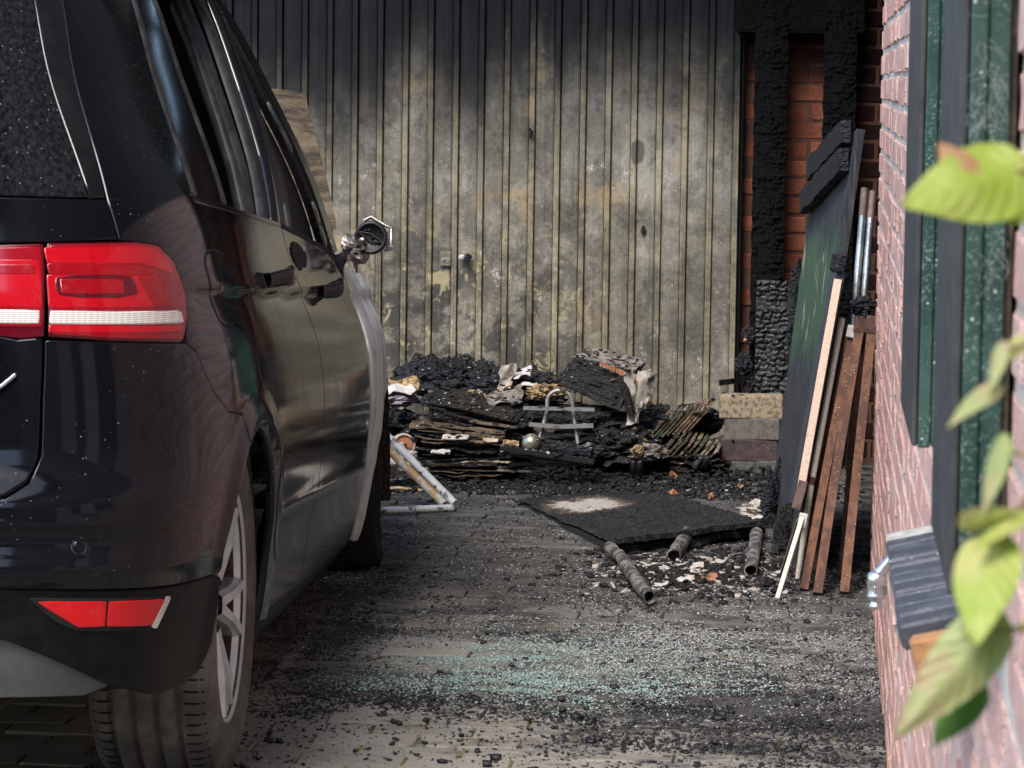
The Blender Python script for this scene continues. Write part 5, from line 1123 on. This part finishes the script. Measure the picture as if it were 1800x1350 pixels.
for k, (px, py, s_, lab) in enumerate(((1183, 836, .017, "orange brick fragment in front of the burnt cases"), (1185, 866, .014, "orange brick fragment at the far edge of the charred board"), (1302, 856, .012, "small orange brick fragment below the brick stack"), (1250, 872, .010, "tiny orange brick fragment right of the charred board's far edge"))):
    tag(MB().box(atz(px, py, .012), (s_*1.6, s_*1.3, s_*1.2), rotm(20*k, 30, 40*k), .002, 0, .003).build("brick_fragment", MT["orange_card"]), lab, "brick fragment", "orange brick fragments")
lump("ash_heap", atz(1345, 900, .03), (.06, .05, .03), MT["paper_pale"], "pale ashy clump at the right end of the charred board", "ash", 71, .6, 5, (40, 24)); lump("charred_heap", atz(1372, 905, .03), (.05, .09, .14), MT["char"], "black char between the charred board and the folded table", "char lump", 73, .5, 4, (50, 30)); lump("charred_heap", atz(1385, 960, .02), (.04, .06, .10), MT["char_soft"], "sooty lump at the foot of the green board", "char lump", 75, .45, 4, (50, 30))
def roll(k, px, py, r, lab): sheet("paper_curl", lab, "paper", atz(px, py, r*.9), (r*2.6, r*.6, r*.5), (r*.3, r*2, r*.8), MT[("cloth_white", "orange_card", "paper_pale", "cloth_white", "paper_pale")[k]], r*.9, .6/r, k+40, (10, 10), None, .0015)
for k, (px, py, r, lab) in enumerate(((1205, 1018, .014, "white curled scrap in front of the middle pipe stub"), (1245, 1015, .015, "rusty tinted curled scrap right of the white curled scrap"), (1268, 985, .012, "pale curled scrap under the right half of the board"), (1160, 1028, .011, "small white shell-like scrap beside the long bent pipe"), (1225, 995, .012, "pale shell-like scrap just right of the middle pipe stub"))): roll(k, px, py, r, lab)

# ------------------------------------------------------------------ loose crumbs on the ground
def chips(name, pts, smin, smax, mat, flat=.6, zoff=0.0, seed=1):
    rg = np.random.default_rng(seed); n = len(pts); P = np.array(pts, float)
    base = np.array([[x, y, z] for x in (-.5, .5) for y in (-.5, .5) for z in (-.5, .5)])
    sc_ = smin+(smax-smin)*rg.random((n, 1))**2.2
    dims = np.concatenate([sc_*rg.uniform(.6, 1.5, (n, 1)), sc_*rg.uniform(.6, 1.3, (n, 1)), sc_*flat*rg.uniform(.6, 1.2, (n, 1))], 1)
    V = base[None]*dims[:, None, :]*(1+rg.normal(0, .22, (n, 8, 3)))
    a = rg.uniform(0, 6.28, n); b = rg.normal(0, .35, n); ca, sa, cb, sb = np.cos(a), np.sin(a), np.cos(b), np.sin(b)
    x = V[..., 0]*cb[:, None]+V[..., 2]*sb[:, None]; z = -V[..., 0]*sb[:, None]+V[..., 2]*cb[:, None]
    V = np.stack([x*ca[:, None]-V[..., 1]*sa[:, None], x*sa[:, None]+V[..., 1]*ca[:, None], z], 2)
    V[..., 2] += (dims[:, 2]*.42)[:, None]+zoff; V[..., :2] += P[:, None, :2]
    if P.shape[1] > 2: V[..., 2] += P[:, None, 2]
    Fq = np.array([(0,1,3,2), (4,6,7,5), (0,4,5,1), (2,3,7,6), (0,2,6,4), (1,5,7,3)]); F = (Fq[None]+np.arange(n)[:, None, None]*8).reshape(-1, 4)
    me = bpy.data.meshes.new(name); me.vertices.add(n*8); me.vertices.foreach_set("co", V.reshape(-1)); me.loops.add(F.size); me.loops.foreach_set("vertex_index", F.reshape(-1).astype(np.int32)); me.polygons.add(len(F)); me.polygons.foreach_set("loop_start", (np.arange(len(F))*4).astype(np.int32)); me.polygons.foreach_set("loop_total", np.full(len(F), 4, np.int32)); me.update(calc_edges=True); me.validate()
    me.materials.append(mat); return link(bpy.data.objects.new(name, me))
def field(n, dens, seed, x0=-1.35, x1=.15, y0=5.7, y1=11.3):
    rg = random.Random(seed); out = []
    while len(out) < n:
        # even on screen: more draws near the camera come out of the 1/y^2 law
        y = 1/(1/y1+(1/y0-1/y1)*rg.random()); y = y0+(y1-y0)*rg.random() if rg.random() < .35 else y; x = x0+(x1-x0)*rg.random()
        if rg.random() < dens(x, y): out.append((x, y))
    return out
def nz(x, y, f, s): return .5+.5*(.7*mn.noise(Vector((x*f*.7+s, y*f*1.5, s)))+.5*mn.noise(Vector((x*f*2.1+s, y*f*4.5, s*2))))
def ell(x, y, cx, cy, rx, ry): return math.exp(-(((x-cx)/rx)**2+((y-cy)/ry)**2))
def d_coal(x, y):
    edge = sm(6.35, 6.8, y+.5*(nz(x, y, 3, 1)-.5)+.28*(x+.6)); band = ell(x, y, -.80, 6.82, .28, .17)+.8*ell(x, y, -.1, 6.7, .35, .5)
    k = .035+.40*edge*sm(.46, .66, nz(x, y, 5, 2))*sm(9.6, 7.6, y)+.05*edge+1.1*band*sm(.3, .5, nz(x, y, 5, 8))+.25*ell(x, y, -1.15, 7.6, .2, 1.0); k *= 1-.8*ell(x, y, -.84, 7.45, .17, .2)-.6*ell(x, y, -.62, 7.35, .22, .28); return k
def d_ash(x, y):
    return .03*sm(6.2, 6.9, y)+1.2*ell(x, y, -.42, 7.65, .36, .34)*sm(.42, .60, nz(x, y, 7, 4))+.9*ell(x, y, -.10, 7.6, .25, .6)*sm(.43, .62, nz(x, y, 6, 5))+.55*ell(x, y, -.32, 8.75, .25, .25)+.16*sm(7, 8, y)*sm(10.5, 9, y)*sm(.48, .68, nz(x, y, 4, 6))+.10*sm(10, 10.8, y)+.35*ell(x, y, -.55, 7.25, .35, .35)*sm(.42, .6, nz(x, y, 6, 14))
def d_glass(x, y): return .9*ell(x, y, -.68, 7.32, .15, .28)*sm(.46, .60, nz(x, y, 8, 9))+.5*ell(x, y, -.42, 7.05, .22, .15)*sm(.44, .6, nz(x, y, 9, 11))+.12*ell(x, y, -.45, 7.4, .3, .4)+.35*ell(x, y, -.85, 7.05, .14, .09)
def d_grey(x, y): return .05+.5*sm(6.5, 7.4, y)*sm(.44, .64, nz(x, y, 6, 3))
tag(chips("charcoal_crumbs", field(30000, d_coal, 1), .0012, .0068, MT["coal_bits"], .45, .0005, 1), "black charcoal crumbs strewn across the pavers", "charcoal", kind="stuff")
big = field(260, lambda x, y: .15+.6*ell(x, y, -.7, 6.6, .4, .3)+.3*sm(7, 6.4, y), 6); tag(chips("charcoal_lumps", big, .007, .017, MT["coal_bits"], .6, .001, 6), "larger black charcoal lumps scattered on the nearest pavers", "charcoal", kind="stuff")
tag(chips("ash_flakes", field(46000, d_ash, 2), .0008, .0042, MT["ash_bits"], .35, .001, 2), "white ash flakes strewn across the pavers", "ash", kind="stuff")
tag(chips("glass_crumbs", field(10500, d_glass, 3), .0015, .005, MT["glass_bits"], .8, .001, 3), "green crumbs of broken window glass on the pavers", "broken glass", kind="stuff")
tag(chips("grey_crumbs", field(15000, d_grey, 4), .001, .0045, MT["grey_bits"], .5, .0005, 4), "grey grit and cinders strewn across the pavers", "grit", kind="stuff")
pb = [(random.gauss(-.70, .38), random.uniform(10.35, 11.3)) for _ in range(6000)]; pb = [(x, y, .03*sm(10.4, 11.0, y)*random.random()) for x, y in pb]
tag(chips("pile_crumbs", pb, .003, .020, MT["char_soft"], .35, .001, 5), "black charred rubble spread around the burnt pile", "rubble", kind="stuff")

def patch(n, seed, cx=-.30, cy=8.85, sx=.13, sy=.22):
    rg = random.Random(seed); return [(rg.gauss(cx, sx), rg.gauss(cy, sy)) for _ in range(n)]
tag(chips("board_rubble", patch(1500, 21), .004, .022, MT["char_soft"], .45, 0, 21), "black rubble lying around the burnt pipes", "rubble", kind="stuff")
tag(chips("pale_rubble", patch(650, 22), .003, .020, MT["paper_pale"], .3, .001, 22), "pale flakes and ash lying around the burnt pipes", "ash", kind="stuff")
tag(chips("corner_rubble", patch(900, 23, .03, 8.9, .08, .25), .003, .016, MT["char_soft"], .45, 0, 23), "black rubble at the feet of the leaning tubes", "rubble", kind="stuff")
from mathutils.bvhtree import BVHTree
bpy.context.view_layer.update()
pv_, pf_ = [], []
for o in sc.objects:
    if o.type == 'MESH' and o.get("kind") is None and len(o.data.polygons) < 9000:
        xs = [v.co for v in o.data.vertices]
        if not xs: continue
        m_ = o.matrix_world; c_ = m_ @ xs[0]
        if 10.3 < c_.y < 11.36 and -1.4 < c_.x < -.05 and c_.z < .6:
            b_ = len(pv_); pv_ += [m_ @ q for q in xs]; pf_ += [[b_+i for i in f.vertices] for f in o.data.polygons]
bvh = BVHTree.FromPolygons(pv_, pf_)
def drop(n, seed):
    rg = random.Random(seed); out = []
    for _ in range(n):
        x, y = rg.uniform(-1.32, -.2), rg.uniform(10.5, 11.34); h = bvh.ray_cast(Vector((x, y, .9)), Vector((0, 0, -1)))
        out.append((x, y, max(0.0, h[0].z)-.002 if h[0] is not None else 0.0))
    return out
tag(chips("pile_splinters", drop(2700, 11), .003, .018, MT["char"], .3, 0, 7), "charred splinters and flakes covering the burnt pile", "rubble", kind="stuff")
tag(chips("pile_ash", drop(1500, 12), .002, .010, MT["ash_bits"], .3, .001, 8), "pale ash specks covering the burnt pile", "ash", kind="stuff")
tag(chips("pile_brown_flakes", drop(700, 13), .003, .02, MT["paper_brown"], .2, .001, 9), "brown scorched flakes lying on the burnt pile", "rubble", kind="stuff")

# ------------------------------------------------------------------ leaves hanging into the picture on the right
def leaf_part(base, tip, width, mat, parent, roll_=0.0, curl=.2, fold=.25, seed=1, pointed=1.0):
    width *= .74; base, tip = Vector(base), Vector(tip); ax = tip-base; Ln = ax.length; d = ax.normalized(); n0 = Vector((-.15, -1, .25)); n0 = (n0-d*n0.dot(d)).normalized(); n0 = Matrix.Rotation(rad(roll_), 3, d) @ n0; sd = d.cross(n0)
    def f(a, b):
        t = b; s_ = a*2-1
        prof = (math.sin(math.pi*min(1, t**.62))**.8)*(1-.25*t*pointed)+.0
        ser = 1+.045*abs(math.sin(t*38+seed))*(abs(s_)**6); w = width/2*prof*ser
        vein = .035*width*(abs(math.sin((t*1.0-abs(s_)*.32)*math.pi*7.5))-.5)*min(1, abs(s_)*3)*min(1, prof*1.5)
        p = base+d*(Ln*(t+.0*s_)-.10*width*(abs(s_)**2)*(1-t)*2*(1 if t < .25 else .4))+sd*(w*s_)
        return p+n0*(-fold*abs(s_)**1.3*w*.9+vein-curl*Ln*(t-.35)**2+.05*width*mn.noise(Vector((a*3, b*3, seed))))
    return MB().grid(f, 22, 40, 0, True, .0004).build("leaf", MT[mat], parent)
def stem(pts, r, parent): return MB().path(pts, r, 8).build("stem", MT["leaf_stem"], parent)
Z = lambda x, y, Y=1.80: at(x, y, Y*.74)
t1 = thing("leafy_twig", Z(1850, 310), "top leafy twig: broad yellow-green leaf before the dark green shutter", "twig", "leafy twigs in the foreground"); stem([Z(1880, 260), Z(1830, 290), Z(1786, 302)], .0011, t1)
leaf_part(Z(1796, 300), Z(1586, 356, 1.77), .046, "leaf_bright", t1, 6, .10, .22, 1, .55); leaf_part(Z(1702, 312, 1.79), Z(1650, 248, 1.80), .021, "leaf_red", t1, 10, .2, .3, 2); leaf_part(Z(1850, 330), Z(1768, 392, 1.79), .024, "leaf_bright", t1, -10, .1, .2, 3); leaf_part(Z(1830, 275), Z(1785, 318, 1.81), .014, "leaf_red", t1, 0, .1, .2, 4)
t2 = thing("leafy_twig", Z(1850, 590), "middle leafy twig: narrow young leaf curving down to a point", "twig", "leafy twigs in the foreground"); stem([Z(1890, 560), Z(1820, 598), Z(1772, 612), Z(1752, 650)], .0011, t2)
leaf_part(Z(1762, 605), Z(1740, 690, 1.79), .010, "leaf_pale", t2, 20, .0, .3, 5); leaf_part(Z(1752, 672), Z(1664, 742, 1.78), .0145, "leaf_pale", t2, 30, .25, .3, 6); leaf_part(Z(1800, 596), Z(1755, 640, 1.8), .010, "leaf_bright", t2, 0, .1, .3, 16)
t3 = thing("leafy_twig", Z(1850, 1090), "bottom leafy twig: cluster of broad pleated leaves at lower right", "twig", "leafy twigs in the foreground"); stem([Z(1890, 1085), Z(1800, 1106), Z(1745, 1108)], .0012, t3); stem([Z(1880, 840), Z(1800, 800), Z(1760, 790)], .001, t3); stem([Z(1760, 790), Z(1738, 900), Z(1742, 965)], .0010, t3)
leaf_part(Z(1760, 770), Z(1725, 905, 1.79), .0165, "leaf_pale", t3, 35, .1, .35, 7); leaf_part(Z(1700, 930), Z(1792, 905, 1.79), .020, "leaf_bright", t3, 60, .3, .5, 8); leaf_part(Z(1795, 900), Z(1712, 958, 1.78), .0155, "leaf_bright", t3, 40, .2, .4, 9)
leaf_part(Z(1742, 950), Z(1712, 1128, 1.76), .037, "leaf_bright", t3, 8, .16, .22, 10, .6); leaf_part(Z(1752, 1095), Z(1578, 1295, 1.78), .035, "leaf_pale", t3, -12, .08, .25, 11, .5); leaf_part(Z(1712, 1205, 1.82), Z(1640, 1312, 1.82), .026, "leaf_deep", t3, 0, .1, .2, 12); leaf_part(Z(1850, 1080), Z(1788, 1105, 1.8), .016, "leaf_bright", t3, 20, .1, .2, 13); leaf_part(Z(1850, 860), Z(1768, 920, 1.84), .024, "leaf_red", t3, 20, .1, .2, 14)
leaf_part(Z(1770, 1120, 1.83), Z(1700, 1165, 1.83), .016, "leaf_deep", t3, 30, .1, .2, 15)
